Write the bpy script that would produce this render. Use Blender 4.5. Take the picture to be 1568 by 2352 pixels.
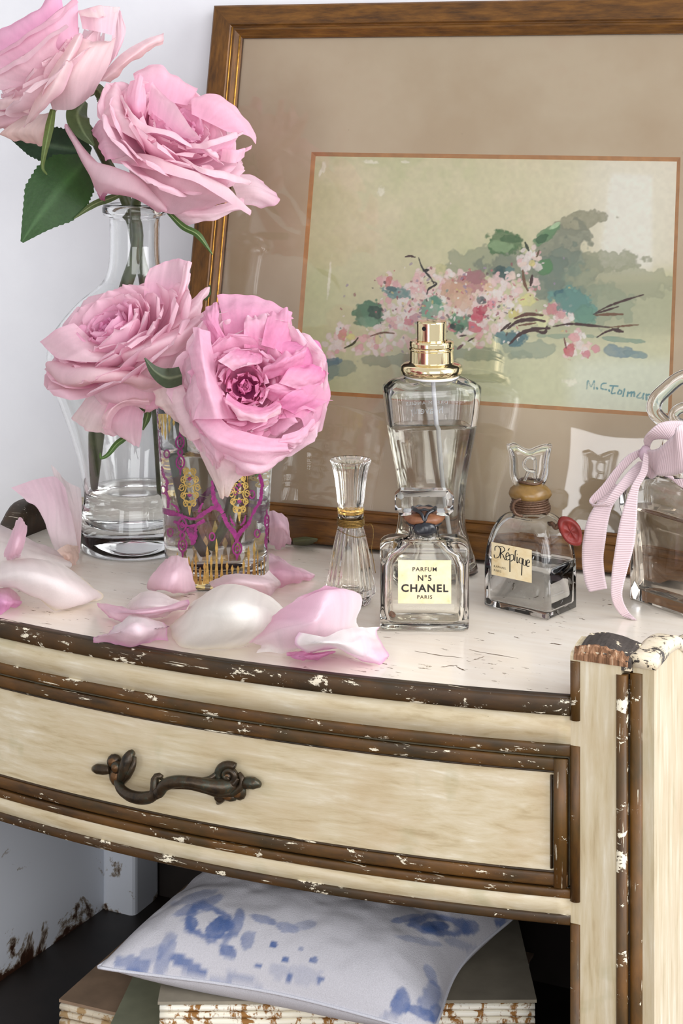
import bpy, bmesh, math, random
import numpy as np
from mathutils import Vector, Matrix
for o in list(bpy.data.objects): bpy.data.objects.remove(o)
SC = bpy.context.scene
COL = SC.collection
# ---------------------------------------------------------------- camera (1568 x 2352 frame, shifted lens, level)
F, CX, HY, H = 4000.0, 784.0, 200.0, 0.284      # focal length / axis in photo pixels, height of lens above table top
cam = bpy.data.cameras.new('camera'); cam.sensor_fit = 'VERTICAL'; cam.sensor_height = 36.0
cam.lens = F / 2352 * 36.0; cam.shift_y = -(1176 - HY) / 2352; cam.clip_start = 0.02
co = bpy.data.objects.new('camera', cam); COL.objects.link(co)
co.location = (0, 0, H); co.rotation_euler = (math.pi/2, 0, 0)
SC.camera = co
# ---------------------------------------------------------------- light
SC.view_settings.view_transform = 'Standard'; SC.view_settings.look = 'None'
SC.view_settings.gamma = 1.0; SC.view_settings.use_curve_mapping = False
SC.view_settings.exposure = 0.22
SC.cycles.max_bounces = 28; SC.cycles.transmission_bounces = 28; SC.cycles.transparent_max_bounces = 24
w = bpy.data.worlds.new('room_light'); SC.world = w; w.use_nodes = True
w.node_tree.nodes['Background'].inputs[0].default_value = (0.96, 0.968, 1.0, 1)
w.node_tree.nodes['Background'].inputs[1].default_value = 0.62
def area(name, loc, target, sx, sy, power, col):
    l = bpy.data.lights.new(name, 'AREA'); l.shape = 'RECTANGLE'; l.size = sx; l.size_y = sy
    l.energy = power; l.color = col
    o = bpy.data.objects.new(name, l); COL.objects.link(o); o.location = loc
    o.rotation_euler = (Vector(target) - Vector(loc)).to_track_quat('-Z', 'Y').to_euler()
    return o
area('window_light', (1.55, 0.15, 0.75), (0, 1.0, 0.05), 1.2, 1.5, 34.0, (0.98, 0.985, 1.0))
area('front_fill_light', (0.40, -1.35, 0.70), (0, 1.0, 0.0), 1.6, 1.4, 24.0, (0.99, 0.99, 1.0))  # added fill from the front, keeps the cabinet face bright beside the lateral key
area('pane_reflection_light', (-0.80, -0.66, 0.14), (0.1, 1.0, 0.1), 0.30, 0.75, 3.2, (0.97, 0.98, 1.0))  # unseen panel added to give the picture glass its bright lower-right reflection
# ---------------------------------------------------------------- helpers
def P(x, y, d): return np.array(((x-CX)*d/F, d, H-(y-HY)*d/F))          # photo pixel at distance d
def G(x, y, z=0.0): return P(x, y, (H-z)*F/(y-HY))                      # photo pixel on the level plane z
def srgb(r, g, b):
    f = lambda c: (c/255)/12.92 if c/255 <= .04045 else ((c/255+.055)/1.055)**2.4
    return (f(r), f(g), f(b))
def wmat(o):
    m = o.matrix_basis.copy()
    while o.parent is not None:
        o = o.parent; m = o.matrix_basis @ m
    return m
def thing(name, label, cat, loc=(0,0,0), rotz=0.0, group=None):
    o = bpy.data.objects.new(name, None); COL.objects.link(o)
    o.location = tuple(float(c) for c in loc); o.rotation_euler = (0, 0, rotz); o.empty_display_size = .01
    o['label'] = label; o['category'] = cat
    if group: o['group'] = group
    return o
def mk(name, V, Fc, mat, parent=None, smooth=True, col=None, world=False, kind=None, label=None, cat=None, group=None, origin=None):
    V = np.asarray(V, dtype=float).reshape(-1, 3)
    if world and parent is not None:
        M = np.array(wmat(parent).inverted()); V = V @ M[:3,:3].T + M[:3,3]
    if origin is not None: V = V - np.asarray(origin, dtype=float)
    me = bpy.data.meshes.new(name)
    me.from_pydata(V.tolist(), [], [list(map(int, f)) for f in Fc]); me.update()
    if smooth and len(me.polygons): me.polygons.foreach_set('use_smooth', np.ones(len(me.polygons), dtype=bool))
    if col is not None:
        a = me.color_attributes.new('Col', 'FLOAT_COLOR', 'POINT')
        c = np.ones((len(V), 4)); c[:, :3] = col; a.data.foreach_set('color', c.ravel())
    if mat: me.materials.append(mat)
    o = bpy.data.objects.new(name, me); COL.objects.link(o)
    if parent is not None: o.parent = parent
    if origin is not None: o.location = tuple(float(c) for c in origin)
    if kind: o['kind'] = kind
    if label: o['label'] = label
    if cat: o['category'] = cat
    if group: o['group'] = group
    return o
class MB:
    def __init__(s): s.V, s.F = [], []
    def add(s, V, Fc):
        n = len(s.V); s.V += [tuple(map(float, v)) for v in V]; s.F += [[i+n for i in f] for f in Fc]; return s
    def box(s, a, b):
        x0,y0,z0 = a; x1,y1,z1 = b
        return s.add([(x0,y0,z0),(x1,y0,z0),(x1,y1,z0),(x0,y1,z0),(x0,y0,z1),(x1,y0,z1),(x1,y1,z1),(x0,y1,z1)],
                     [(0,3,2,1),(4,5,6,7),(0,1,5,4),(1,2,6,5),(2,3,7,6),(3,0,4,7)])
    def mk(s, name, mat, parent=None, **k): return mk(name, s.V, s.F, mat, parent, **k)
def gridfaces(nu, nv, cu=False, cv=False, flip=False):
    Fc = []
    for j in range(nv if cv else nv-1):
        for i in range(nu if cu else nu-1):
            a, b = j*nu+i, j*nu+(i+1) % nu
            c, d = ((j+1) % nv)*nu+(i+1) % nu, ((j+1) % nv)*nu+i
            Fc.append((a, d, c, b) if flip else (a, b, c, d))
    return Fc
def crom(pts, n, closed=False):
    """n points along a Catmull-Rom curve through pts (by chord length)"""
    p = np.asarray(pts, dtype=float)
    if closed: p = np.vstack([p, p[:1]])
    if len(p) == 1: return np.repeat(p, n, 0)
    if len(p) == 2: 
        t = np.linspace(0, 1, n)[:, None]; return p[0]*(1-t)+p[1]*t
    if closed: q = np.vstack([p[-2], p, p[1]])
    else: q = np.vstack([2*p[0]-p[1], p, 2*p[-1]-p[-2]])
    seg = np.linalg.norm(np.diff(p[:, :2] if p.shape[1] > 2 and abs(p[:, 0]).max() > 20 else p, axis=0), axis=1)+1e-9
    cum = np.concatenate([[0], np.cumsum(seg)])
    tt = np.linspace(0, cum[-1], n, endpoint=not closed); out = []
    for t in tt:
        k = min(max(np.searchsorted(cum, t, side='right')-1, 0), len(seg)-1); u = (t-cum[k])/seg[k]
        a, b, c, d = q[k], q[k+1], q[k+2], q[k+3]
        out.append(.5*((2*b)+(c-a)*u+(2*a-5*b+4*c-d)*u*u+(3*b-3*c+d-a)*u**3))
    return np.array(out)
def lathe(prof, n=48, closed=True, rfun=None, cap0=True, cap1=True):
    """prof: list of (r,z). rfun(r,z,angle)->r for fluting"""
    V, Fc = [], []
    for r, z in prof:
        for k in range(n):
            a = 2*math.pi*k/n; rr = rfun(r, z, a) if rfun else r
            V.append((rr*math.cos(a), rr*math.sin(a), z))
    Fc = gridfaces(n, len(prof), cu=True)
    if cap0: Fc.append(list(range(n))[::-1])
    if cap1: Fc.append([(len(prof)-1)*n+k for k in range(n)])
    return V, Fc
def sharp(prof, e=.00012):
    out = []
    for k, p in enumerate(prof):
        p = np.array(p, float)
        if 0 < k: a = np.array(prof[k-1], float)-p; l = np.linalg.norm(a)+1e-12; out.append(tuple(p+a*min(e, l*.3)/l))
        out.append(tuple(p))
        if k < len(prof)-1: a = np.array(prof[k+1], float)-p; l = np.linalg.norm(a)+1e-12; out.append(tuple(p+a*min(e, l*.3)/l))
    return out
def sm(prof, n=60): return [tuple(p) for p in crom(prof, n)]
def hull_rings(rings, cap0=True, cap1=True):
    n = len(rings[0]); V = [p for r in rings for p in r]; Fc = gridfaces(n, len(rings), cu=True)
    if cap0: Fc.append(list(range(n))[::-1])
    if cap1: Fc.append([(len(rings)-1)*n+k for k in range(n)])
    return V, Fc
def rrect(hx, hy, r, k=6):
    """rounded rectangle outline, counter-clockwise"""
    r = min(r, hx*.999, hy*.999); pts = []
    for cx, cy, a0 in ((hx-r, hy-r, 0), (-hx+r, hy-r, 90), (-hx+r, -hy+r, 180), (hx-r, -hy+r, 270)):
        for i in range(k+1):
            a = math.radians(a0+90*i/k); pts.append((cx+r*math.cos(a), cy+r*math.sin(a)))
    return pts
def tube(path, rad, n=10, caps=True):
    path = np.asarray(path, dtype=float); m = len(path)
    rad = np.full(m, rad) if np.isscalar(rad) else np.interp(np.linspace(0, 1, m), np.linspace(0, 1, len(rad)), rad)
    T = np.gradient(path, axis=0); T /= np.linalg.norm(T, axis=1)[:, None]+1e-12
    up = np.array((0, 0, 1.)) if abs(T[0][2]) < .9 else np.array((1., 0, 0))
    N = np.cross(T[0], up); N /= np.linalg.norm(N); V = []
    for k in range(m):
        N = N-T[k]*np.dot(N, T[k]); N /= np.linalg.norm(N)+1e-12; B = np.cross(T[k], N)
        for i in range(n):
            a = 2*math.pi*i/n; V.append(path[k]+rad[k]*(math.cos(a)*N+math.sin(a)*B))
    Fc = gridfaces(n, m, cu=True, flip=True)
    if caps: Fc += [list(range(n)), [(m-1)*n+i for i in range(n)][::-1]]
    return V, Fc
def vnoise(x, y, seed=0, freq=1.0):
    """smooth value noise on arrays"""
    rs = np.random.RandomState(seed); T = rs.rand(64, 64)
    x = np.asarray(x)*freq+1000; y = np.asarray(y)*freq+1000
    xi, yi = np.floor(x).astype(int), np.floor(y).astype(int); fx, fy = x-xi, y-yi
    fx, fy = fx*fx*(3-2*fx), fy*fy*(3-2*fy); g = lambda a, b: T[a % 64, b % 64]
    return (g(xi,yi)*(1-fx)+g(xi+1,yi)*fx)*(1-fy)+(g(xi,yi+1)*(1-fx)+g(xi+1,yi+1)*fx)*fy
def fbm(x, y, seed=0, freq=1.0, octs=4):
    s, a, t = 0, 1.0, 0
    for k in range(octs): s = s+a*vnoise(x, y, seed+k, freq*2**k); t += a; a *= .5
    return s/t
# ---------------------------------------------------------------- materials
def nodes(name):
    m = bpy.data.materials.new(name); m.use_nodes = True; nt = m.node_tree
    return m, nt, nt.nodes['Principled BSDF'], nt.links
def N(nt, typ, **k):
    n = nt.nodes.new(typ)
    for a, v in k.items():
        if a in n.inputs.keys() if isinstance(a, str) else False: n.inputs[a].default_value = v
        else: setattr(n, a, v)
    return n
def texco(nt, scale=(1,1,1), out='Object'):
    t = nt.nodes.new('ShaderNodeTexCoord'); mp = nt.nodes.new('ShaderNodeMapping')
    mp.inputs['Scale'].default_value = scale; nt.links.new(t.outputs[out], mp.inputs[0]); return mp.outputs[0]
def noise(nt, vec, scale, detail=4, rough=.55, dist=0):
    n = nt.nodes.new('ShaderNodeTexNoise'); n.inputs['Scale'].default_value = scale; n.inputs['Detail'].default_value = detail
    n.inputs['Roughness'].default_value = rough; n.inputs['Distortion'].default_value = dist
    nt.links.new(vec, n.inputs['Vector']); return n.outputs[0]
def ramp(nt, fac, stops, interp='LINEAR'):
    r = nt.nodes.new('ShaderNodeValToRGB'); e = r.color_ramp.elements; r.color_ramp.interpolation = interp
    while len(e) < len(stops): e.new(.5)
    for k, (p, c) in enumerate(stops):
        e[k].position = p; e[k].color = (*c, 1) if not np.isscalar(c) else (c, c, c, 1)
    nt.links.new(fac, r.inputs[0]); return r.outputs[0]
def mixc(nt, fac, a, b, blend='MIX'):
    m = nt.nodes.new('ShaderNodeMix'); m.data_type = 'RGBA'; m.blend_type = blend
    for s, v in ((m.inputs[0], fac), (m.inputs[6], a), (m.inputs[7], b)):
        if hasattr(v, 'node'): nt.links.new(v, s)
        elif np.isscalar(v): s.default_value = v
        else: s.default_value = (*v, 1)
    return m.outputs[2]
def bump(nt, bs, h, strength=.2, dist=.001):
    b = nt.nodes.new('ShaderNodeBump'); b.inputs['Strength'].default_value = strength; b.inputs['Distance'].default_value = dist
    nt.links.new(h, b.inputs['Height']); nt.links.new(b.outputs[0], bs.inputs['Normal'])
def plain(name, col, rough=.5, metal=0.0, nscale=60, var=.12, spec=.5, bmp=.1):
    m, nt, bs, L = nodes(name); v = texco(nt); n = noise(nt, v, nscale)
    c = ramp(nt, n, [(.3, tuple(max(0, x*(1-var)) for x in col)), (.7, tuple(min(1, x*(1+var)) for x in col))])
    L.new(c, bs.inputs['Base Color']); bs.inputs['Roughness'].default_value = rough; bs.inputs['Metallic'].default_value = metal
    bs.inputs['Specular IOR Level'].default_value = spec
    if bmp: bump(nt, bs, n, bmp, .0006)
    return m
def glass(name, tint=(1,1,1), ior=1.47, rough=0.0, bmp=.0, dirt=None, film=0.0, filmcol=(1,1,1)):
    m, nt, bs, L = nodes(name)
    bs.inputs['Transmission Weight'].default_value = 1.0; bs.inputs['IOR'].default_value = ior
    bs.inputs['Roughness'].default_value = rough; bs.inputs['Base Color'].default_value = (*tint, 1)
    if bmp:
        v = texco(nt); bump(nt, bs, noise(nt, v, 90, 2), bmp, .0008)
    if film:
        tr = nt.nodes.new('ShaderNodeBsdfTransparent'); tr.inputs[0].default_value = (*filmcol, 1)
        mx = nt.nodes.new('ShaderNodeMixShader'); mx.inputs[0].default_value = film
        L.new(bs.outputs[0], mx.inputs[1]); L.new(tr.outputs[0], mx.inputs[2]); L.new(mx.outputs[0], nt.nodes['Material Output'].inputs[0])
    return m
def attrmat(name, rough=.5, transl=0.0, bscale=None, bstr=.15, spec=.3, noisev=0.0, stretch=(1,1,1)):
    m, nt, bs, L = nodes(name); a = nt.nodes.new('ShaderNodeAttribute'); a.attribute_name = 'Col'; c = a.outputs[0]
    v = texco(nt, stretch)
    if noisev:
        n = noise(nt, v, bscale or 300, 5, .6); c = mixc(nt, 1.0, c, ramp(nt, n, [(.3, 1-noisev), (.7, 1.0)]), 'MULTIPLY')
    L.new(c, bs.inputs['Base Color']); bs.inputs['Roughness'].default_value = rough; bs.inputs['Specular IOR Level'].default_value = spec
    if bscale: bump(nt, bs, noise(nt, v, bscale, 4), bstr, .0008)
    if transl:
        t = nt.nodes.new('ShaderNodeBsdfTranslucent'); L.new(c, t.inputs[0])
        mx = nt.nodes.new('ShaderNodeMixShader'); mx.inputs[0].default_value = transl
        L.new(bs.outputs[0], mx.inputs[1]); L.new(t.outputs[0], mx.inputs[2]); L.new(mx.outputs[0], nt.nodes['Material Output'].inputs[0])
    return m
M = {}
M['glass'] = glass('clear_glass', (.99,.995,.99)); M['glass_wavy'] = glass('wavy_glass', (.985,.995,.99), bmp=.05)
M['glass_warm'] = glass('yellowed_glass', (1.0,.985,.93)); M['water'] = glass('water', (.985,.99,.985), 1.333)
M['perfume'] = glass('pale_perfume', (.985,.965,.88), 1.36)
M['plastic_tube'] = plain('tube_plastic', (.78,.78,.8), .3)
M['gold'] = plain('polished_gold', (.92,.77,.47), .09, 1.0, 40, .03, bmp=0)
M['enamel_gold'] = plain('gilt', (.62,.43,.13), .38, .75, 500, .3)
M['enamel_magenta'] = plain('magenta_enamel', srgb(134,40,106), .4, 0, 400, .35)
M['petal'] = attrmat('rose_petal', .75, .46, 900, .14, .08, .04, (1,1,.25))
M['petal_crinkled'] = attrmat('crinkled_petal', .75, .44, 420, .36, .08, .07)
M['leaf'] = attrmat('rose_leaf', .45, .12, 500, .2, .35, .2)
M['wax_red'] = plain('red_wax', srgb(118,30,24), .5, 0, 200, .2)
M['wax_black'] = plain('black_wax', (.008,.009,.013), .25, 0, 200, .3, .6)
M['ink'] = plain('black_ink', (.012,.011,.011), .6, bmp=0)
M['cord'] = plain('brown_metal_cord', srgb(92,66,48), .4, .35, 1500, .5)
M['thread'] = plain('gold_thread', srgb(122,95,45), .35, .6, 1200, .4)
M['seal_tan'] = plain('aged_membrane', srgb(122,78,50), .45, 0, 200, .25)
M['seal_honey'] = plain('honey_wax_membrane', srgb(126,96,48), .28, 0, 120, .3)
# ================================================================ frame plane (leans on the wall) and wall
TF = math.radians(20.5)
FA = np.array((math.cos(TF), -math.sin(TF), 0.0)); FBK = np.array((math.sin(TF), math.cos(TF), 0.0))
LEAN = math.atan2(.072, .3366)
FB = FBK*math.sin(LEAN)+np.array((0, 0, math.cos(LEAN)))
FN = np.cross(FA, FB)                                            # towards the room
FT_ = .0128                                                     # thickness of the frame rails
FO = G(381, 1215, FT_*FN[2])-FN*FT_                             # foot of the frame (back edge on the table), left corner
def fpt(a, b, n=0.0): return FO+FA*a+FB*b+FN*n
def fpix(x, y, n=0.0):
    """photo pixel -> (a,b) on the plane n in front of the frame's back plane"""
    r = P(x, y, 1.0)-np.array((0, 0, H)); c = np.array((0, 0, H)); o = FO+FN*n
    t = np.dot(o-c, FN)/np.dot(r, FN); q = c+r*t-o; return float(np.dot(q, FA)), float(np.dot(q, FB))
LF = .3442                                                       # height of the frame along its lean
def wall_mat():
    m, nt, bs, L = nodes('white_plaster'); v = texco(nt)
    n = noise(nt, v, 9, 6, .6); n2 = noise(nt, v, 120, 3)
    L.new(ramp(nt, n, [(.35, srgb(232,233,238)), (.65, srgb(240,241,245))]), bs.inputs['Base Color'])
    bs.inputs['Roughness'].default_value = .75; bump(nt, bs, n2, .12, .001); return m
M['wall'] = wall_mat()
w0 = fpt(0, LF, -.0004)
wl, wr = w0-FA*.75, w0+FA*1.6
b = MB(); th = FBK*.08
q = [wl, wr, wr+th, wl+th]
b.add([(*p[:2], -.75) for p in q]+[(*p[:2], 1.6) for p in q], [(0,1,5,4),(1,2,6,5),(2,3,7,6),(3,0,4,7),(4,5,6,7),(0,3,2,1)])
b.mk('wall_back', M['wall'], smooth=False, kind='structure', label='white painted plaster wall behind the cabinet', cat='wall')
m, nt, bs, L = nodes('floor_boards'); v = texco(nt, (1, 9, 1)); n = noise(nt, v, 6, 6)
L.new(ramp(nt, n, [(.3, srgb(70,52,38)), (.7, srgb(112,84,60))]), bs.inputs['Base Color']); bs.inputs['Roughness'].default_value = .5; M['floor'] = m
b = MB(); b.box((-2.5, -2.0, -.80), (2.8, 2.4, -.75)); b.mk('floor', M['floor'], smooth=False, kind='structure', label='dark wooden floor below the cabinet', cat='floor')

# ================================================================ bedside cabinet
TC = math.radians(25.0)
C0 = G(1310, 1605)                                              # front right corner of the table top
cab = thing('bedside_cabinet', 'cream painted bow-front bedside cabinet with chipped brown mouldings and one drawer', 'cabinet', (C0[0], C0[1], 0), -TC)
CI = np.array(wmat(cab).inverted())
SW, DEP = -.40, .254
FT = lambda s: .6*(s*s+.4*s) if SW <= s <= 0 else 0.0           # bow of the front (negative = towards the room)
def cream(name, axis, tone=.93):
    m, nt, bs, L = nodes(name); st = [70, 70, 70]; st[axis] = 7
    v = texco(nt, tuple(st)); n = noise(nt, v, 3.0, 6, .62, .25)
    v0 = texco(nt); big = noise(nt, v0, 22, 4, .6, .3); st2 = noise(nt, v0, 38, 3, .5, .6); sp = noise(nt, v0, 420, 2, .5)
    t = lambda r, g, b: srgb(r*tone, g*tone, b*tone)
    c = ramp(nt, n, [(.30, t(192,172,134)), (.43, t(215,198,162)), (.58, t(226,212,182)), (.72, t(243,234,212))])
    c = mixc(nt, ramp(nt, big, [(.45, 0.0), (.75, .55)]), c, t(205,178,138))
    c = mixc(nt, ramp(nt, st2, [(.60, 0.0), (.78, .40)]), c, t(158,158,112))
    c = mixc(nt, ramp(nt, sp, [(.80, 0.0), (.83, .9)]), c, srgb(70,55,35))
    L.new(c, bs.inputs['Base Color']); bs.inputs['Roughness'].default_value = .45; bump(nt, bs, n, .25, .0007); return m
M['cream'] = cream('cream_paint', 0); M['cream_v'] = cream('cream_paint_upright', 2)
M['cream_side'] = cream('cream_paint_side', 2, .89)
def brown(name, chip=.62, stretch=(14,60,60), dark=1.0):
    m, nt, bs, L = nodes(name); v = texco(nt, stretch); v0 = texco(nt, (60, 130, 130)); v1 = texco(nt)
    n = noise(nt, v, 2.0, 6, .65); big = noise(nt, v1, 28, 4, .6)
    t = lambda r, g, b: srgb(r*dark, g*dark, b*dark)
    c = ramp(nt, n, [(.3, t(58,38,14)), (.5, t(98,64,22)), (.66, t(118,78,28)), (.8, t(84,70,22))])
    c = mixc(nt, ramp(nt, big, [(.42, 0.0), (.7, .75)]), c, t(58,50,20))
    ch = noise(nt, v0, 1.0, 6, .72, .3)
    v2 = texco(nt, tuple(22 if q_ < 20 else 520 for q_ in stretch)); ch2 = noise(nt, v2, 1.0, 5, .7, .2); v3 = texco(nt); gate = noise(nt, v3, 45, 3)
    k1 = ramp(nt, ch, [(chip, 0.0), (chip+.015, 1.0)]); k2 = mixc(nt, 1.0, ramp(nt, ch2, [(.615, 0.0), (.63, 1.0)]), ramp(nt, gate, [(.5, 0.0), (.54, 1.0)]), 'MULTIPLY')
    k = mixc(nt, 1.0, k1, k2, 'LIGHTEN')
    c = mixc(nt, k, c, srgb(232,222,198)); L.new(c, bs.inputs['Base Color'])
    bs.inputs['Roughness'].default_value = .5; bump(nt, bs, k, .5, .0006); return m
M['brown'] = brown('worn_brown_moulding', .63, dark=.88); M['brown_chipped'] = brown('badly_chipped_moulding', .585, dark=.68)
M['brown_v'] = brown('worn_brown_upright', .66, (60,60,14)); M['brown_dark'] = brown('dark_stained_edge', .70, (14,60,60), .55)
M['brown_vc'] = brown('chipped_brown_upright', .58, (60,60,14), .9)
def topmat():
    m, nt, bs, L = nodes('table_top_paint'); v = texco(nt, (9, 60, 60)); v0 = texco(nt); vs = texco(nt, (110, 420, 420))
    n = noise(nt, v, 3, 6, .6); big = noise(nt, v0, 10, 4)
    c = ramp(nt, n, [(.3, srgb(232,222,207)), (.7, srgb(240,233,221))]); c = mixc(nt, ramp(nt, big, [(.4, 0.0), (.75, .4)]), c, srgb(224,204,182))
    k1 = noise(nt, vs, 1.0, 4, .6, .2); k2 = noise(nt, v0, 26, 3)
    kk = mixc(nt, 1.0, ramp(nt, k1, [(.645, 0.0), (.66, 1.0)]), ramp(nt, k2, [(.48, 0.0), (.56, 1.0)]), 'MULTIPLY')
    c = mixc(nt, kk, c, srgb(96,72,42)); L.new(c, bs.inputs['Base Color'])
    bs.inputs['Roughness'].default_value = .20; bs.inputs['Specular IOR Level'].default_value = .5
    bump(nt, bs, n, .06, .0005); return m
M['top'] = topmat()
SS = np.linspace(SW, 0, 64)
def band(prof, smin=SW, smax=0.0, n=64, off=0.0):
    """sweep a closed (t,z) profile along the bowed front"""
    ss = np.linspace(smin, smax, n); rings = [[(s, FT(s)+t, z) for t, z in prof] for s in ss]
    return hull_rings(rings)
def bead(z0, z1, proud, back=.004, k=7):
    """half-round moulding section"""
    pts = [(back, z0)]
    for i in range(k+1):
        a = -math.pi/2+math.pi*i/k; pts.append((-proud*.72*math.cos(a)**.42 if math.cos(a) > 1e-6 else 0.0, (z0+z1)/2+(z1-z0)/2*math.sin(a)))
    pts.append((back, z1)); return pts[::-1]
# table top slab
out = [(s, FT(s)+.002) for s in SS]+[(.0005, .010), (.0285, .010), (.0285, DEP), (SW, DEP)]
V = [(x, y, 0) for x, y in out]+[(x, y, -.012) for x, y in out]; n = len(out)
Fc = [list(range(n)), [n+i for i in range(n)][::-1]]+[(i, n+i, n+(i+1) % n, (i+1) % n) for i in range(n)]
mk('table_top', V, Fc, M['top'], cab, smooth=False)
def put(name, prof, mat, parent=cab, **k): return mk(name, *band(prof, **k), mat, parent)
put('top_edge_moulding', bead(-.0080, .0006, .0028), M['brown_chipped'])
put('top_edge_fillet', bead(-.0012, .0012, .0012, .003), M['brown_dark'])
put('frieze_rail', [(.012,-.022),(.012,-.006),(0,-.006),(0,-.022)], M['cream'])
put('frieze_bead', bead(-.0268, -.0212, .0022), M['brown'])
put('frieze_backing', [(.014,-.0268),(.014,-.02),(.004,-.02),(.004,-.0268)], M['brown_dark'])
# drawer
DZ1, DZ0, DR = -.0280, -.0875, -.0012
dr = mk('drawer', *band([(.018,DZ0),(.018,DZ1),(0.0005,DZ1),(0.0005,DZ0)], SW+.006, DR), M['cream'], cab, smooth=False)
def dput(name, prof, mat, a=SW+.006, bb=DR, n=60): return mk(name, *band(prof, a, bb, n), mat, dr)
def cham(z0, z1, p0, p1): return [(.0005, z0), (-p0, z0), (-p1, z1), (.0005, z1)][::-1]
dput('top_moulding', bead(DZ1-.0060, DZ1, .0017, .0008), M['brown']); dput('bottom_moulding', bead(DZ0, DZ0+.0060, .0017, .0008), M['brown'])
dput('top_fillet', bead(DZ1-.0069, DZ1-.0060, .0006, .0008), M['brown_dark']); dput('bottom_fillet', bead(DZ0+.0060, DZ0+.0069, .0006, .0008), M['brown_dark'])
rr = []
for z in (DZ0, DZ1):
    rr.append([(DR+.0002, FT(DR)+.0005, z), (DR-.0006, FT(DR)-.0018, z), (DR-.003, FT(DR-.003)-.0024, z), (DR-.0058, FT(DR-.006)-.0018, z), (DR-.0066, FT(DR-.006)+.0005, z)])
mk('end_moulding', *hull_rings(rr), M['brown_v'], dr)
rr = [[(DR-.0066, FT(DR-.006)+.0005, z), (DR-.0070, FT(DR-.006)-.0008, z), (DR-.0078, FT(DR-.007)-.0006, z), (DR-.008, FT(DR-.008)+.0005, z)] for z in (DZ0+.008, DZ1-.008)]
mk('end_fillet', *hull_rings(rr), M['brown_dark'], dr)
# rail under the drawer
put('lower_rail', [(.014,-.1035),(.014,-.0885),(-.0004,-.0885),(-.0004,-.1035)], M['cream'])
put('lower_rail_bead', bead(-.0927, -.0884, .0018), M['brown'])
put('lower_edge_moulding', bead(-.1050, -.1002, .0022), M['brown_chipped'])
b = MB(); b.box((SW-.004, .012, -.0285), (.004, DEP, -.0125)); b.box((SW, .02, -.104), (0, DEP-.01, -.0885))
b.mk('carcase', M['brown_dark'], cab, smooth=False)
def stain(name='dark_stained_top', lim=.56):
    m, nt, bs, L = nodes(name); v = texco(nt); n = noise(nt, v, 110, 5, .7, .4)
    L.new(ramp(nt, n, [(.3, srgb(44,38,34)), (lim, srgb(72,64,58)), (lim+.03, srgb(226,210,180)), (.85, srgb(243,234,214))]), bs.inputs['Base Color'])
    bs.inputs['Roughness'].default_value = .5; bump(nt, bs, n, .3, .001); return m
M['stain'] = stain(); M['stain_light'] = stain('chipped_cream_top', .44)
# right-hand side: post, groove, bead, outer side panel with wavy top
ZB = -.32
def sweepz(prof, z0, z1, mat, name, nz=2, wob=0.0):
    rings = [[(x+wob*(vnoise(z*300, k, 5)-.5), y, z) for k, (x, y) in enumerate(prof)] for z in np.linspace(z0, z1, nz)]
    return mk(name, *hull_rings(rings), mat, cab, smooth=False)
PT = .0225
# gallery / side panel silhouettes: height along depth t
def hump(t): return float(np.interp(t, [0,.012,.026,.036,.043,.050,.058,.070,.082,.09,.10,.12,.13,.3], [.0240,.0236,.0240,.0232,.0222,.0200,.0158,.0112,.0086,.0075,.006,-.001,-.002,-.002]))
ts = np.linspace(0.0, DEP, 60)
def sidepanel(x0, x1, hf, mat, name, z0=ZB, t0=0.0, jag=0.0, tm=None):
    tt = np.linspace(t0, DEP, 70); V = []
    for t in tt:
        h = hf(t)+jag*(vnoise(t*900, .3, 3)-.5)
        V += [(x0, t, z0), (x1, t, z0), (x1, t, h-.0025), (x1-(x1-x0)*.12, t, h), (x0+(x1-x0)*.12, t, h), (x0, t, h-.0025)]
    return mk(name, *hull_rings([V[i*6:i*6+6] for i in range(70)]), mat, cab, smooth=False)
sidepanel(.0285, .0385, lambda t: hump(t)-.004, M['cream_side'], 'side_panel', t0=.004)
def cap(x0, x1, hf, t0, t1, mat, name, th=.0035, dx=.0012):
    tt = np.linspace(t0, t1, 60); R = []
    for t in tt:
        h = hf(t)+.0003*(vnoise(t*700, .3, 3)-.5); R.append([(x0-dx, t, h-th), (x1+dx, t, h-th), (x1+dx, t, h-.001), (x1-.001, t, h), (x0+.001, t, h), (x0-dx, t, h-.001)])
    return mk(name, *hull_rings(R), mat, cab)
cap(.0285, .0385, hump, .003, DEP, M['stain_light'], 'side_panel_top_edge', .006)
# front post: cream face with a ragged top, brown bead down its left edge
def ragged(x0, x1, y0, y1, zbase, ztop, mat, name, amp=.0022, seed=1, n=26):
    R = []
    for x in np.linspace(x0, x1, n):
        h = ztop(x)+amp*(fbm(np.array(x*900.), np.array(.7), seed, 1, 3)-.5); h2 = ztop(x)+.001+amp*(fbm(np.array(x*500.), np.array(.2), seed+9, 1, 3)-.5)
        R.append([(x, y0, zbase), (x, y1, zbase), (x, y1, h2+.0016), (x, (y0+y1)/2, h2+.0008), (x, y0+.001, h), (x, y0, h-.0012)])
    return mk(name, *hull_rings(R), mat, cab, smooth=False)
ztp = lambda x: .0212+.0022*math.exp(-((x-.008)/.006)**2)-.0012*math.sin(x*260)
ragged(-.0002, .0240, .0, .018, ZB, ztp, M['cream_v'], 'post', .0015)
def woodmat():
    m, nt, bs, L = nodes('bare_broken_wood'); v = texco(nt, (260, 260, 22)); n = noise(nt, v, 1.6, 5, .7)
    L.new(ramp(nt, n, [(.3, srgb(58,42,22)), (.45, srgb(120,82,54)), (.58, srgb(168,126,94)), (.70, srgb(214,190,160)), (.78, srgb(243,238,226))]), bs.inputs['Base Color'])
    bs.inputs['Roughness'].default_value = .8; bump(nt, bs, n, .7, .001); return m
M['bare'] = woodmat()
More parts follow.
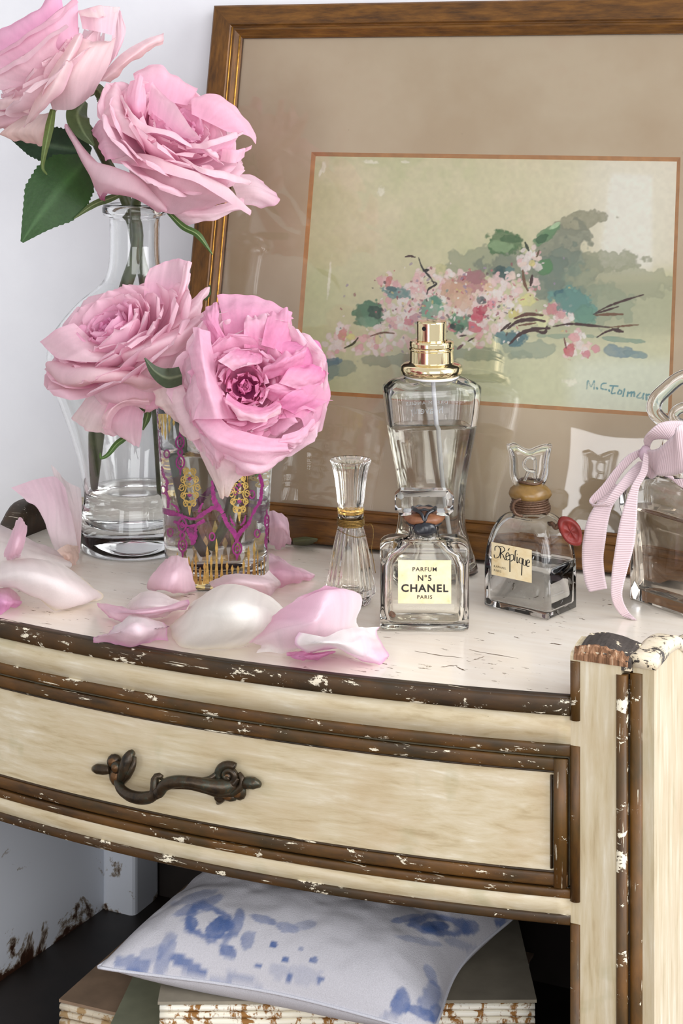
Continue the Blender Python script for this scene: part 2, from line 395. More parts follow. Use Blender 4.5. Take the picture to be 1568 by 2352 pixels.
ragged(.0036, .0285, .0004, .019, .0165, lambda x: ztp(x)+.0016, M['stain'], 'post_top', .0010, 4)
ragged(.0016, .0272, -.0006, .0022, .0186, lambda x: ztp(x)+.0004, M['bare'], 'broken_post_edge', .0034, 7, 60)
def halfround(x0, x1, z0, z1, name, mat, proud=.0022, nz=2, y=0.0, side=0):
    R = []
    for z in np.linspace(z0, z1, nz):
        w = 0.0; r = [(x1, y+.003, z)]
        for i in range(7):
            a = math.pi*i/6; r.append(((x0+x1)/2+(x1-x0)/2*math.cos(a), y-proud*math.sin(a), z))
        r.append((x0, y+.003, z)); R.append(r[::-1])
    return mk(name, *hull_rings(R), mat, cab)
halfround(-.0002, .0046, -.0095, .0178, 'post_upper_bead', M['brown_vc'], .0018)
halfround(-.0002, .0046, -.0935, -.0215, 'post_drawer_bead', M['brown_v'], .0018)
halfround(-.0002, .0046, ZB, -.1040, 'post_lower_bead', M['brown_v'], .0018)
halfround(.0218, .0268, ZB, .0145, 'post_outer_bead', M['brown_vc'], .0020)
halfround(.0272, .0330, ZB, .0150, 'corner_bead', M['brown_v'], .0016, y=.0035)
b = MB(); b.box((.0, .003, ZB), (.030, .010, .012)); b.mk('post_core', M['brown_dark'], cab, smooth=False)
ragged(SW-.0240, SW+.0002, .0, .018, ZB, lambda x: .0005, M['cream_v'], 'post', .0006)
halfround(SW-.0046, SW+.0002, ZB, -.0005, 'post_bead', M['brown_v'], .0018); halfround(SW-.0268, SW-.0218, ZB, -.0005, 'post_bead', M['brown_vc'], .0020)
b = MB(); b.box((SW-.0385, .004, ZB), (SW-.0285, DEP, -.004)); b.box((SW-.0290, .010, -.012), (SW+.001, DEP, -.001)); b.mk('side_panel', M['cream_side'], cab, smooth=False)
M['crack'] = plain('dark_crack', srgb(92,66,38), .7)
for k, (x0, y0, x1, y1, wd) in enumerate(((952,1496,1062,1512,.5),(1078,1492,1190,1513,.5),(1085,1516,1112,1508,1.1),(1012,1532,1050,1528,.9),(1048,1530,1066,1540,.8),(1262,1478,1290,1480,.9),(1120,1452,1136,1456,.6),(1180,1462,1192,1466,.6),(868,1508,890,1512,.8),(840,1470,856,1473,.6),(1330,1420,1344,1423,.6),(700,1548,724,1552,.7))):
    q = [CI[:3,:3] @ (G(x0+(x1-x0)*i/9, y0+(y1-y0)*i/9+2.2*(vnoise(np.array(i*.9), np.array(k*2.), k)-.5), .0001))+CI[:3,3] for i in range(10)]; V = []
    for i, p in enumerate(q):
        w_ = wd*.001*(.25+.75*float(vnoise(np.array(i*1.3), np.array(k+.5), 3)))*math.sin(math.pi*(i+.5)/10)**.5/2; V += [(p[0], p[1]-w_*1.6, .00012), (p[0], p[1]+w_*1.6, .00012)]
    mk('paint_crack', V, [(2*i, 2*i+1, 2*i+3, 2*i+2) for i in range(9)], M['crack'], cab, smooth=False)
# left side panel (inner face seen in the open shelf), back, shelf, left gallery
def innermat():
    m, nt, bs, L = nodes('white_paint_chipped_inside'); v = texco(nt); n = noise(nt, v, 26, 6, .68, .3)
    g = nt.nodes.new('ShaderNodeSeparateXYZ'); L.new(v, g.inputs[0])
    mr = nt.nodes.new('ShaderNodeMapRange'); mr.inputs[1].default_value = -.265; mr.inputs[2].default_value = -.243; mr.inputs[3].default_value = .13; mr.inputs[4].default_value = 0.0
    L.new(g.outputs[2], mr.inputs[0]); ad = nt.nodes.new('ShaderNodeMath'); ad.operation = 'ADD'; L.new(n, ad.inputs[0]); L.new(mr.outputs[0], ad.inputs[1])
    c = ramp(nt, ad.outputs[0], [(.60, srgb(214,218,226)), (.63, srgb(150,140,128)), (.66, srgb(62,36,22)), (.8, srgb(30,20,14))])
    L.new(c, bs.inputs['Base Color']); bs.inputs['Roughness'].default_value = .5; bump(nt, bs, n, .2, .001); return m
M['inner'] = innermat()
b = MB(); b.add([(SW-.012,.0,ZB),(SW-.002,.0,ZB),(SW+.012,DEP,ZB),(SW-.012,DEP,ZB),(SW-.012,.0,-.003),(SW-.002,.0,-.003),(SW+.012,DEP,-.003),(SW-.012,DEP,-.003)],
                [(0,3,2,1),(4,5,6,7),(0,1,5,4),(1,2,6,5),(2,3,7,6),(3,0,4,7)])
b.mk('side_panel', M['inner'], cab, smooth=False)
b = MB(); b.box((SW+.008, DEP-.045, -.27), (SW+.034, DEP-.012, -.1)); o = b.mk('back_corner_post', M['inner'], cab, smooth=False)
bv = o.modifiers.new('round', 'BEVEL'); bv.width = .004; bv.segments = 3
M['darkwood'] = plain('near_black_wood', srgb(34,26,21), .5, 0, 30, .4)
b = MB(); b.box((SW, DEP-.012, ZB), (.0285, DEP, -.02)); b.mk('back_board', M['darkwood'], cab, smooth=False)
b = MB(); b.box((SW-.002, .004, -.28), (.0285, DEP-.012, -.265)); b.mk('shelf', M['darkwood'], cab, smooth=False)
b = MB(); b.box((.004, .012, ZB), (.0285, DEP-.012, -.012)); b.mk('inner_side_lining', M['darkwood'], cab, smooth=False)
for x0, x1 in ((SW-.012, SW+.012), (.008, .0385)):
    for t0, t1 in ((.012, .045), (DEP-.04, DEP-.004)):
        b = MB(); b.box((x0, t0, -.75), (x1, t1, ZB)); b.mk('leg', M['cream_v'], cab, smooth=False)
def humpl(t): return .002+.0165*math.exp(-((t-.150)/.024)**4)+.004*math.exp(-((t-.10)/.06)**2)
cap(SW-.011, SW-.001, humpl, .02, DEP, M['brown_dark'], 'gallery', .022)
b = MB(); b.box((SW-.011, DEP-.008, -.01), (.0385, DEP, .006)); b.mk('gallery_strip', M['brown_dark'], cab, smooth=False)
# ================================================================ drawer pull (bronze, cast scrolls)
def cabpix(x, y, proud=0.0):
    """photo pixel -> cabinet coordinates on the bowed front, `proud` metres out from it"""
    d = .85
    for _ in range(30):
        w_ = P(x, y, d); l = CI[:3,:3] @ w_+CI[:3,3]; e = l[1]-(FT(l[0])-proud); d -= e*.9
    return CI[:3,:3] @ P(x, y, d)+CI[:3,3]
def bronze():
    m, nt, bs, L = nodes('aged_bronze'); v = texco(nt); n = noise(nt, v, 140, 5, .65)
    geo = nt.nodes.new('ShaderNodeNewGeometry')
    c = ramp(nt, n, [(.3, srgb(34,30,25)), (.5, srgb(66,52,36)), (.62, srgb(58,62,52)), (.75, srgb(118,80,42))])
    c = mixc(nt, ramp(nt, geo.outputs['Pointiness'], [(.50, 0.0), (.60, .8)]), c, srgb(138,92,48))
    L.new(c, bs.inputs['Base Color']); bs.inputs['Metallic'].default_value = .5; bs.inputs['Roughness'].default_value = .34
    bump(nt, bs, n, .35, .0008); return m
M['bronze'] = bronze()
class HB(MB):
    def t(s, pts, rad, n=12, m=28):
        return s.add(*tube(crom([cabpix(x, y, h/1000) for x, y, h in pts], m), [r/1000 for r in rad], n))
    def blob(s, x, y, h, rx, rz, ry, rot=0.0, k=12):
        c = cabpix(x, y, h/1000); V = []; cr, sr = math.cos(rot), math.sin(rot)
        for j in range(k//2+1):
            ph = math.pi*j/(k//2)
            for i in range(k):
                th = 2*math.pi*i/k; a = rx*math.sin(ph)*math.cos(th); bz = rz*math.sin(ph)*math.sin(th); q_ = ry*math.cos(ph)
                V.append(c+np.array((a*cr-bz*sr, -q_, a*sr+bz*cr))/1000)
        return s.add(V, gridfaces(k, k//2+1, cu=True))
# the bar, in the shape of an S with two meeting scrolls
h = HB()
h.t([(268,1790,3),(278,1812,7),(300,1828,11),(330,1833,12.5),(352,1826,12.5),(356,1808,12.5),(356,1790,12),(363,1782,11.5),(372,1786,11.5)], [2.0,2.4,2.7,2.9,3.1,3.2,2.6,2.2,1.3])
h.t([(357,1826,12),(366,1822,13),(376,1805,13.5),(398,1796,13.5),(430,1795,13),(462,1800,11.5),(492,1806,8.5),(520,1806,5.5),(540,1800,3.5)], [1.8,2.8,3.1,3.0,2.7,2.9,3.6,4.2,3.0])
h.t([(366,1830,12.5),(362,1824,13),(370,1812,13.5)], [2.0,2.9,2.4])
h.t([(380,1808,13),(430,1806,12),(470,1813,9.5),(505,1822,6.5),(535,1822,4)], [1.0,1.4,1.8,2.2,1.5])
h.t([(372,1790,12.5),(384,1796,13),(410,1790,12.8),(450,1792,11.5),(478,1790,8),(500,1775,5)], [.8,1.2,1.1,1.2,1.5,1.2])
hd = mk('handle', h.V, h.F, M['bronze'], dr)
# left plate: leaf tail, lobes, up-curved leaf
h = HB()
h.t([(216,1766,1.5),(224,1766,3),(240,1768,3.5),(252,1768,3.5)], [1.6,2.6,2.6,2.0]); h.blob(262,1748,2.5,4.2,3.6,2.8,.5); h.blob(270,1784,2.6,4.8,5.6,3.0,.4)
h.blob(268,1762,4.2,3.2,3.4,2.6); h.t([(276,1790,3),(288,1772,5),(292,1752,5.5),(298,1735,5),(306,1727,3)], [2.2,3.4,3.9,3.4,1.6]); h.t([(284,1795,4),(296,1778,6.5),(306,1758,6.3),(309,1738,4.5)], [1.4,1.8,1.6,1.0])
mk('leaf_plate', h.V, h.F, M['bronze'], hd)
# right plate: spiral rosette, tail leaf, under leaf
h = HB()
sp_ = []
for k in range(40):
    a = k/39*4.6*math.pi/1.35; r = 27*(1-k/46); sp_.append((523+r*math.cos(a+.9), 1782-r*math.sin(a+.9)*.98, 4.5+k*.05))
h.t(sp_, [2.0,2.2,1.9,1.5,1.2], 8, 70); h.blob(523,1782,4,3.4,3.4,3.0); h.blob(522,1784,2,6.6,6.6,2.2)
h.t([(558,1800,2.5),(572,1798,3.5),(588,1800,3),(597,1803,1.5)], [2.4,3.0,2.9,1.4]); h.blob(545,1815,2.6,4.6,5.2,2.6,.8); h.blob(522,1825,2.8,5.6,3.0,2.6,-.2)
h.t([(500,1815,4),(505,1832,3),(500,1845,1.8)], [2.6,3.0,1.0]); h.t([(548,1776,3),(556,1790,3.6),(552,1808,4),(530,1822,4.2),(505,1818,4.5)], [1.2,1.7,1.9,1.8,1.2])
h.t([(545,1787,5),(538,1799,5.5),(524,1806,5.5)], [1.2,1.6,1.0])
mk('scroll_plate', h.V, h.F, M['bronze'], hd)

# ================================================================ framed watercolour
def framewood():
    m, nt, bs, L = nodes('gilded_oak'); v = texco(nt, (16, 90, 90)); v0 = texco(nt); n = noise(nt, v, 3, 6, .65); big = noise(nt, v0, 18, 4, .6)
    c = ramp(nt, n, [(.3, srgb(66,40,12)), (.5, srgb(104,66,20)), (.7, srgb(130,86,30))]); c = mixc(nt, ramp(nt, big, [(.45, 0.0), (.75, .55)]), c, srgb(72,46,16))
    L.new(c, bs.inputs['Base Color']); bs.inputs['Roughness'].default_value = .38; bs.inputs['Metallic'].default_value = .25; bump(nt, bs, n, .2, .0006); return m
M['framewood'] = framewood()
def framewood_v():
    m = M['framewood'].copy(); m.name = 'gilded_oak_upright'
    for nd in m.node_tree.nodes:
        if nd.type == 'MAPPING' and nd.inputs['Scale'].default_value[0] == 16: nd.inputs['Scale'].default_value = (90, 16, 90)
    return m
M['framewood_v'] = framewood_v()
M['gilt_line'] = plain('rubbed_gilt_line', srgb(178,128,52), .3, .7, 220, .45)
fr = bpy.data.objects.new('picture_frame', None); COL.objects.link(fr); fr.empty_display_size = .02
fr['label'] = 'gilded wooden picture frame with a floral watercolour in a beige mat, leaning on the wall'; fr['category'] = 'picture frame'
fr.matrix_basis = Matrix(((FA[0],FB[0],FN[0],FO[0]),(FA[1],FB[1],FN[1],FO[1]),(FA[2],FB[2],FN[2],FO[2]),(0,0,0,1)))
PN = .006                                                       # painting lies this far in front of the back plane
pTL, pTR, pBL, pBR = fpix(724,359,PN), fpix(1563,371,PN), fpix(684,893,PN), fpix(1524,950,PN)
pa0, pa1 = (pTL[0]+pBL[0])/2, (pTR[0]+pBR[0])/2; pb1, pb0 = (pTL[1]+pTR[1])/2, (pBL[1]+pBR[1])/2
RW = .0225; WF = pa0+pa1; FD = .020
# rail section (distance in from the outer edge, height above the back plane)
SEC = [(0,0),(0,.0117),(.0012,.0128),(.0135,.0128),(.0145,.0119),(.0152,.0116),(.0158,.0122),(.0172,.0124),(.0185,.0117),(.0205,.0107),(.0212,.0111),(.0225,.0104),(.0225,.0)]
def rail(name, p, q, inw, mat, parent):
    """mitred rail from outer corner p to outer corner q; inw = inward direction"""
    p, q, inw = np.array(p), np.array(q), np.array(inw); u = (q-p)/np.linalg.norm(q-p); R = []
    for e, sg in ((p, 1), (q, -1)):
        R.append([(*(e+inw*t+u*t*sg), hh) for t, hh in SEC])
    return mk(name, *hull_rings(R), mat, parent, smooth=False)
rails = [rail('rail', (0,0), (WF,0), (0,1), M['framewood'], fr), rail('rail', (WF,LF), (0,LF), (0,-1), M['framewood'], fr),
         rail('stile', (0,LF), (0,0), (1,0), M['framewood_v'], fr), rail('stile', (WF,0), (WF,LF), (-1,0), M['framewood_v'], fr)]
for k, (t, hh, r) in enumerate(((.0152, .0119, .0006), (.0209, .0111, .0007))):
    b = MB()
    for (x0, y0), (x1, y1) in (((t,t),(t,LF-t)),):
        b.add(*tube([(x0, y0+(y1-y0)*i/20, hh) for i in range(21)], r, 6))
    b.mk('gilt_line', M['gilt_line'], rails[2])
def matboard():
    m, nt, bs, L = nodes('aged_mat_board'); v = texco(nt); v2 = texco(nt, (40, 900, 1)); n = noise(nt, v, 14, 5, .6); f = noise(nt, v2, 1, 2); sp = noise(nt, v, 260, 3)
    c = ramp(nt, n, [(.35, srgb(196,172,140)), (.6, srgb(206,186,156)), (.8, srgb(202,174,144))])
    c = mixc(nt, ramp(nt, sp, [(.72, 0.0), (.78, .35)]), c, srgb(140,110,82)); L.new(c, bs.inputs['Base Color'])
    bs.inputs['Roughness'].default_value = .85; bump(nt, bs, f, .05, .0004); return m
M['mat'] = matboard()
mo = RW-.003; mi = .0024                                        # mat ring, then the gold bevel
def ring(x0, y0, x1, y1, X0, Y0, X1, Y1, z0, z1):
    V = [(x0,y0,z0),(x1,y0,z0),(x1,y1,z0),(x0,y1,z0),(X0,Y0,z1),(X1,Y0,z1),(X1,Y1,z1),(X0,Y1,z1)]
    return V, [(0,1,5,4),(1,2,6,5),(2,3,7,6),(3,0,4,7)]
mk('mat_board', *ring(mo, mo, WF-mo, LF-mo, pa0-mi, pb0-mi, pa1+mi, pb1+mi, .0078, .0078), M['mat'], fr, smooth=False)
M['bevel'] = plain('gilt_bevel', srgb(196,138,84), .5, .1, 150, .15)
mk('gold_bevel', *ring(pa0-mi, pb0-mi, pa1+mi, pb1+mi, pa0, pb0, pa1, pb1, .0078, PN), M['bevel'], fr, smooth=False)
# ---- the watercolour, painted as a colour layer on the sheet
NX, NY = 560, 370
aa, bb_ = np.meshgrid(np.linspace(pa0-.001, pa1+.001, NX), np.linspace(pb0-.001, pb1+.001, NY))
Wp = FO+FA*aa[..., None]+FB*bb_[..., None]+FN*PN
X = CX+Wp[..., 0]/Wp[..., 1]*F; Y = HY+(H-Wp[..., 2])/Wp[..., 1]*F           # sheet position in photo pixels
lin = lambda r, g, b_: np.array(srgb(r, g, b_))
img = np.zeros((NY, NX, 3)); n1 = fbm(X, Y, 11, 1/160, 4); n2 = fbm(X, Y, 21, 1/50, 4); n3 = fbm(X, Y, 31, 1/9, 3)
def lay(mask, col, alpha=1.0):
    global img
    m_ = np.clip(mask, 0, 1)[..., None]*alpha; img = img*(1-m_)+np.asarray(col)*m_
def S(a, b_, t): t = np.clip((t-a)/(b_-a), 0, 1); return t*t*(3-2*t)
img[:] = lin(212,203,164)
lay(S(.35, .65, n1), lin(198,196,150), .9); lay(S(1100, 1500, X)*S(700, 420, Y), lin(226,216,188), .9)
lay(S(640, 880, Y), lin(202,204,166), .75); lay(S(900, 700, X)*S(420, 700, Y), lin(196,198,142), .65)
lay(S(900, 730, X)*S(560, 400, Y), lin(196,194,144), .6); lay(S(.5, .75, n2)*S(700,450,Y), lin(220,206,172), .5)
lay(S(1300,1400,X+60*(n2-.5))*S(640,590,Y), lin(228,220,200), .7)
lay(S(1395,1410,X+.12*(Y-400)+10*(n3-.5))*S(1505,1490,X)*S(640,600,Y)*S(395,410,Y-.05*X+75), lin(233,228,214), .75)
lay(S(1280,1340,X)*S(800,850,Y+20*(n2-.5)), lin(222,226,208), .6)
lay(S(1180,1260,X)*S(640,660,Y+14*(n2-.5))*S(800,740,Y), lin(172,174,140), .75)
def blob(x, y, rx, ry, col, alpha=.9, rot=0.0, rough=.5, fr_=1/14, seed=5, soft=.12):
    c, s = math.cos(rot), math.sin(rot); dx, dy = X-x, Y-y; u = (dx*c+dy*s)/rx; v_ = (-dx*s+dy*c)/ry
    sel = (abs(u) < 1.8) & (abs(v_) < 1.8)
    if not sel.any(): return
    r = np.sqrt(u[sel]**2+v_[sel]**2)+rough*(fbm(X[sel], Y[sel], seed, fr_, 3)-.5)*2
    m_ = (S(1+soft, 1-soft, r)*alpha*(.75+.5*n3[sel]))[..., None]; m_ = np.clip(m_, 0, 1)
    img[sel] = img[sel]*(1-m_)+np.asarray(col)*m_
    e_ = (S(.75, .98, r)*S(1.05, .98, r)*alpha*.25)[..., None]; img[sel] = img[sel]*(1-e_)+np.asarray(col)*.55*e_
def stroke(pts, wpx, col, alpha=.9, n=60, taper=True, seed=3):
    q = crom([(x, y, 0) for x, y in pts], n)
    for k in range(n):
        t = k/(n-1); r = wpx*(1-.5*abs(2*t-1)**2 if taper else 1)*(.7+.6*random.Random(seed*977+k//3).random())/2
        sel = (abs(X-q[k][0]) < r+2) & (abs(Y-q[k][1]) < r+2)
        if sel.any():
            m_ = (S(r+.8, r-.8, np.hypot(X[sel]-q[k][0], Y[sel]-q[k][1]))*alpha)[..., None]; img[sel] = img[sel]*(1-m_)+np.asarray(col)*m_
# cast-shadow washes
for x, y, rx, ry, c, a, ro in ((1330,512,72,20,(150,146,118),.85,-.25),(1290,560,62,46,(140,142,120),.9,-.3),(1308,622,64,58,(126,138,120),.85,0),(1262,640,54,46,(118,132,116),.8,0),(1340,660,40,52,(132,148,126),.7,0),
    (1400,600,75,24,(158,158,128),.8,-.05),(1430,650,110,36,(166,166,134),.7,0),(1110,602,90,34,(140,146,120),.6,-.1),(1020,640,60,30,(160,162,130),.45,-.1),(1170,610,70,40,(128,136,116),.8,0),(1390,700,60,45,(150,160,132),.6,0),
    (1080,812,110,16,(138,150,128),.7,.02),(900,828,80,14,(140,152,130),.6,-.05),(1210,800,60,20,(150,162,140),.7,0),(1090,870,90,12,(176,178,140),.8,.03),(780,845,30,16,(134,152,134),.6,0),
    (1420,806,52,13,(124,146,152),.85,.1),(1455,812,28,8,(126,150,150),.8,.15),(1420,780,60,6,(134,158,136),.8,.1),(1300,772,60,6,(140,162,138),.7,.02),(1180,770,50,7,(140,162,140),.7,.05)):
    blob(x, y, rx, ry, lin(*c), a, ro, .6, 1/20, int(x))
# leaves
LEAVES = ((1160,558,44,26,(88,124,76),.95,.12),(1148,566,30,12,(142,168,120),.8,.1),(1172,548,26,9,(70,104,62),.7,.1),(1256,538,34,14,(104,146,98),.9,-.7),(1244,548,14,8,(60,96,62),.8,-.6),(1272,520,16,5,(178,206,160),.9,-.6),
    (1252,615,22,17,(92,140,88),.9,-.2),(1150,628,20,16,(58,86,84),.9,-.3),(1170,620,12,8,(96,132,128),.9,-.3),(1316,695,52,32,(112,158,146),.95,.35),(1342,722,26,24,(118,164,140),.9,.5),(1286,676,16,12,(70,110,116),.9,.3),
    (848,720,36,30,(96,140,104),.95,.1),(860,718,18,20,(52,84,66),.8,.2),(846,738,26,12,(128,172,136),.8,.1),(912,672,34,14,(122,158,152),.95,.12),(900,664,14,7,(84,122,124),.8,.1),(990,706,24,28,(140,186,156),.95,0),(1000,690,14,12,(92,156,128),.7,0),
    (1058,742,26,22,(108,160,124),.95,.2),(1050,752,16,12,(60,108,82),.8,.2),(1180,778,24,17,(96,132,136),.95,0),(1150,775,18,14,(110,148,148),.9,.2),(758,832,24,12,(112,144,150),.9,-.1),(762,852,18,18,(150,170,152),.7,.2),(1106,690,14,12,(62,88,92),.85,.3),(1008,758,12,8,(84,126,84),.9,.2),(1038,750,8,6,(40,60,52),.9,0))
for x, y, rx, ry, c, a, ro in LEAVES: blob(x, y, rx, ry, lin(*c), a, ro, .45, 1/12, int(x+y))
# blossoms
rg = random.Random(4)
PK = [(236,212,204),(240,222,214),(234,200,194),(228,184,180),(238,226,216),(222,168,168),(232,206,190),(226,212,204)]
def bunch(x, y, rx, ry, n, pal=PK, smin=4, smax=11, al=.85):
    for k in range(n):
        a = rg.random()*6.28; r = rg.random()**.6; xx, yy = x+rx*r*math.cos(a), y+ry*r*math.sin(a); s = rg.uniform(smin, smax)
        blob(xx, yy, s, s*rg.uniform(.5, .9), lin(*rg.choice(pal)), al, rg.uniform(-1.5, 1.5), .5, 1/8, rg.randrange(999), .18)
bunch(930,700,70,62,120); bunch(1040,680,75,60,130); bunch(1120,700,75,60,130); bunch(1180,660,60,40,40); bunch(1090,760,50,36,40); bunch(900,780,60,40,46); bunch(1000,650,50,36,40)
bunch(780,790,34,44,30); bunch(846,790,34,30,26); bunch(1216,594,38,26,26); bunch(1285,720,36,26,24); bunch(1325,790,34,36,30); bunch(885,640,16,24,12); bunch(960,640,12,22,8)
for x, y, rx, ry, c, a, ro in ((1076,652,40,26,(186,128,126),.85,-.2),(1090,636,22,16,(166,112,116),.8,0),(1046,664,34,22,(206,164,132),.8,0),(1060,690,30,20,(214,178,146),.7,0),(1098,724,17,16,(206,82,102),.9,0),(1108,712,12,10,(190,60,84),.9,0),(1086,752,18,10,(214,110,124),.9,.2),(1036,754,12,9,(216,116,132),.9,0),(1128,700,10,9,(226,140,150),.8,0),
    (1268,708,15,12,(204,130,132),.8,.2),(1290,722,10,10,(216,150,150),.8,0),(1306,806,12,18,(200,96,104),.85,.3),(1346,812,12,10,(208,120,132),.8,0),(1318,775,14,10,(228,164,164),.8,0),(1368,800,10,9,(214,140,150),.8,0),(975,702,11,16,(128,100,120),.8,.6),(955,730,14,10,(196,140,150),.8,0),(938,740,10,8,(210,120,134),.8,0),
    (1062,640,5,4,(140,50,62),.9,0),(892,648,8,14,(206,110,106),.8,.3),(786,768,9,16,(214,140,130),.8,.2),(806,775,10,8,(222,216,140),.9,0),(870,780,8,10,(214,208,150),.8,0),(1210,690,18,14,(218,212,140),.85,0),(1240,735,18,16,(222,222,166),.8,0),(1180,722,12,10,(206,196,110),.8,0),(1220,606,9,8,(214,198,120),.8,0),(1012,620,14,14,(210,202,140),.6,0),(990,650,16,14,(216,212,160),.7,0),(1122,660,10,8,(230,190,150),.7,0)):
    blob(x, y, rx, ry, lin(*c), a, ro, .55, 1/9, int(x*3+y))
for x, y, rx, ry, c, a, ro in LEAVES:
    if x < 1110 or y > 690: blob(x, y, rx*.85, ry*.85, lin(*[q_*.92 for q_ in c]), .85, ro, .5, 1/10, int(x+y))
for k in range(230):
    xx, yy = rg.gauss(1030, 120), rg.gauss(705, 42)
    if 740 < xx < 1320: blob(xx, yy, rg.uniform(2, 5), rg.uniform(1.5, 3), lin(*rg.choice([(196,110,116),(150,80,90),(160,140,160),(120,150,140),(236,228,214),(210,190,120),(90,70,66),(238,226,220)])), .75, rg.uniform(-1.5, 1.5), .4, 1/5, k)
# twigs
tw = lin(74,46,42); tb = lin(120,84,58)
for pts, wd, c in (([(1368,718),(1400,702),(1440,688),(1477,677)],5,tw),([(1362,722),(1395,712),(1420,704)],4,tw),([(1366,724),(1400,722),(1430,722)],6,tb),([(1270,750),(1310,744),(1360,748),(1400,752)],6,tw),([(1400,752),(1440,748),(1466,746)],4,tb),([(1370,775),(1392,762),(1420,754)],4,tw),([(1405,756),(1430,762)],7,tw),
    ([(1170,790),(1196,766),(1230,756),(1262,754)],8,tw),([(1230,760),(1250,764),(1256,750)],6,tw),([(1165,755),(1190,738),(1225,734),(1250,738)],8,tw),([(1180,732),(1210,722),(1246,724)],7,lin(104,66,50)),([(1190,748),(1230,742)],4,tb),([(1150,760),(1172,742)],5,tw),([(1200,620),(1204,650),(1212,668)],6,tb),([(1222,632),(1218,656)],6,tw),
    ([(930,590),(942,588),(953,591)],4,tw),([(961,592),(968,612),(976,624),(990,640),(996,652)],4,lin(40,32,34)),([(972,622),(984,620)],5,lin(40,32,34)),([(990,645),(1002,652),(984,664),(980,676)],4,lin(46,36,36)),([(850,772),(880,764),(905,766)],4,tb),([(1055,772),(1070,770)],3,tw),([(1074,784),(1088,776)],3,tw),([(1050,802),(1062,792)],5,lin(110,70,72)),([(790,800),(810,790),(822,776)],4,lin(70,80,50)),([(1295,776),(1300,800)],3,lin(120,70,66)),([(1205,556),(1214,576)],5,lin(60,70,50)),([(1238,575),(1232,590)],4,lin(110,90,60))):
    stroke(pts, wd, c, .92)
# bare-paper scuffs and signature
for x, y, rx, ry in ((742,385,5,14),(735,398,3,8),(850,372,16,4),(932,372,12,3),(702,540,4,30),(700,575,4,16),(1310,878,18,8),(874,440,8,10),(756,640,3,40)):
    blob(x, y, rx, ry, lin(236,230,208), .7, .1, .6, 1/6, int(x), .25)
sg = lin(96,146,152)
for L_ in ([(1347,893),(1350,874),(1357,888),(1364,875),(1364,893)],[(1370,891),(1371,893)],[(1392,880),(1382,882),(1380,892),(1392,895)],[(1398,896),(1399,898)],[(1400,886),(1418,887)],[(1408,887),(1404,903),(1412,903)],[(1422,896),(1418,904),(1425,905),(1427,898),(1422,896)],[(1434,893),(1430,910)],[(1442,900),(1440,910)],[(1444,904),(1450,900),(1449,910)],[(1450,903),(1456,900),(1456,910)],[(1470,902),(1462,912),(1472,914),(1478,904),(1476,916)],[(1484,905),(1484,918)],[(1485,908),(1492,906),(1494,918)]):
    q = [(x, y) for x, y in L_]; stroke(q if len(q) > 2 else [q[0], ((q[0][0]+q[1][0])/2, (q[0][1]+q[1][1])/2), q[1]], 3.2, sg, .8, 26, False)
img = img*.9+img.mean(2, keepdims=True)*.1
img = np.clip(img*1.14*(.93+.14*n3[..., None]), 0, .9)
M['paint'] = attrmat('watercolour', .9, 0, 700, .05, .1)
mk('watercolour', np.stack([aa, bb_, np.full_like(aa, PN)], -1).reshape(-1, 3), gridfaces(NX, NY), M['paint'], fr, smooth=False, col=img.reshape(-1, 3))
# thin picture glass in front
def paneglass():
    m, nt, bs, L = nodes('picture_glass'); nt.nodes.remove(bs); t = nt.nodes.new('ShaderNodeBsdfTransparent'); g = nt.nodes.new('ShaderNodeBsdfGlossy')
    v = texco(nt); n = noise(nt, v, 7, 2); bp = nt.nodes.new('ShaderNodeBump'); bp.inputs['Strength'].default_value = .12; bp.inputs['Distance'].default_value = .004
    L.new(n, bp.inputs['Height']); g.inputs['Roughness'].default_value = .012; L.new(bp.outputs[0], g.inputs['Normal'])
    fz = nt.nodes.new('ShaderNodeFresnel'); fz.inputs[0].default_value = 1.52; mx = nt.nodes.new('ShaderNodeMixShader')
    L.new(fz.outputs[0], mx.inputs[0]); L.new(t.outputs[0], mx.inputs[1]); L.new(g.outputs[0], mx.inputs[2]); L.new(mx.outputs[0], nt.nodes['Material Output'].inputs[0]); return m
M['pane'] = paneglass()
b = MB(); b.box((mo, mo, .0082), (WF-mo, LF-mo, .0100)); b.mk('glass_pane', M['pane'], fr, smooth=False)
b = MB(); b.box((.004, .004, .0), (WF-.004, LF-.004, .0055)); b.mk('backing_board', M['darkwood'], fr, smooth=False)
# ================================================================ glassware
def text(s, size, name, mat, parent, mtx, align='CENTER', bold=0.0, space=1.0, sx=1.0):
    cu = bpy.data.curves.new('t', 'FONT'); cu.body = s; cu.size = size; cu.align_x = align; cu.offset = bold; cu.space_character = space; cu.resolution_u = 3
    o = bpy.data.objects.new('t', cu); COL.objects.link(o); dg = bpy.context.evaluated_depsgraph_get(); dg.update()
    me = bpy.data.meshes.new_from_object(o.evaluated_get(dg)); bpy.data.objects.remove(o)
    V = np.array([tuple(v.co) for v in me.vertices]).reshape(-1, 3)*np.array((sx, 1, 1)); Fc = [list(p.vertices) for p in me.polygons]
    Mx = np.array(mtx); V = V @ Mx[:3,:3].T+Mx[:3,3]
    r = mk(name, V, Fc, mat, parent, smooth=False); r['kind'] = 'stuff'; return r
def front(x, y, z): return Matrix(((1,0,0,x),(0,0,-1,y),(0,1,0,z),(0,0,0,1)))      # text standing up, facing -Y
def backf(x, y, z): return Matrix(((-1,0,0,x),(0,0,1,y),(0,1,0,z),(0,0,0,1)))
def rings(spec, k=6): return hull_rings([[(x, y, z) for x, y in rrect(hx, hy, r, k)] for hx, hy, r, z in spec])
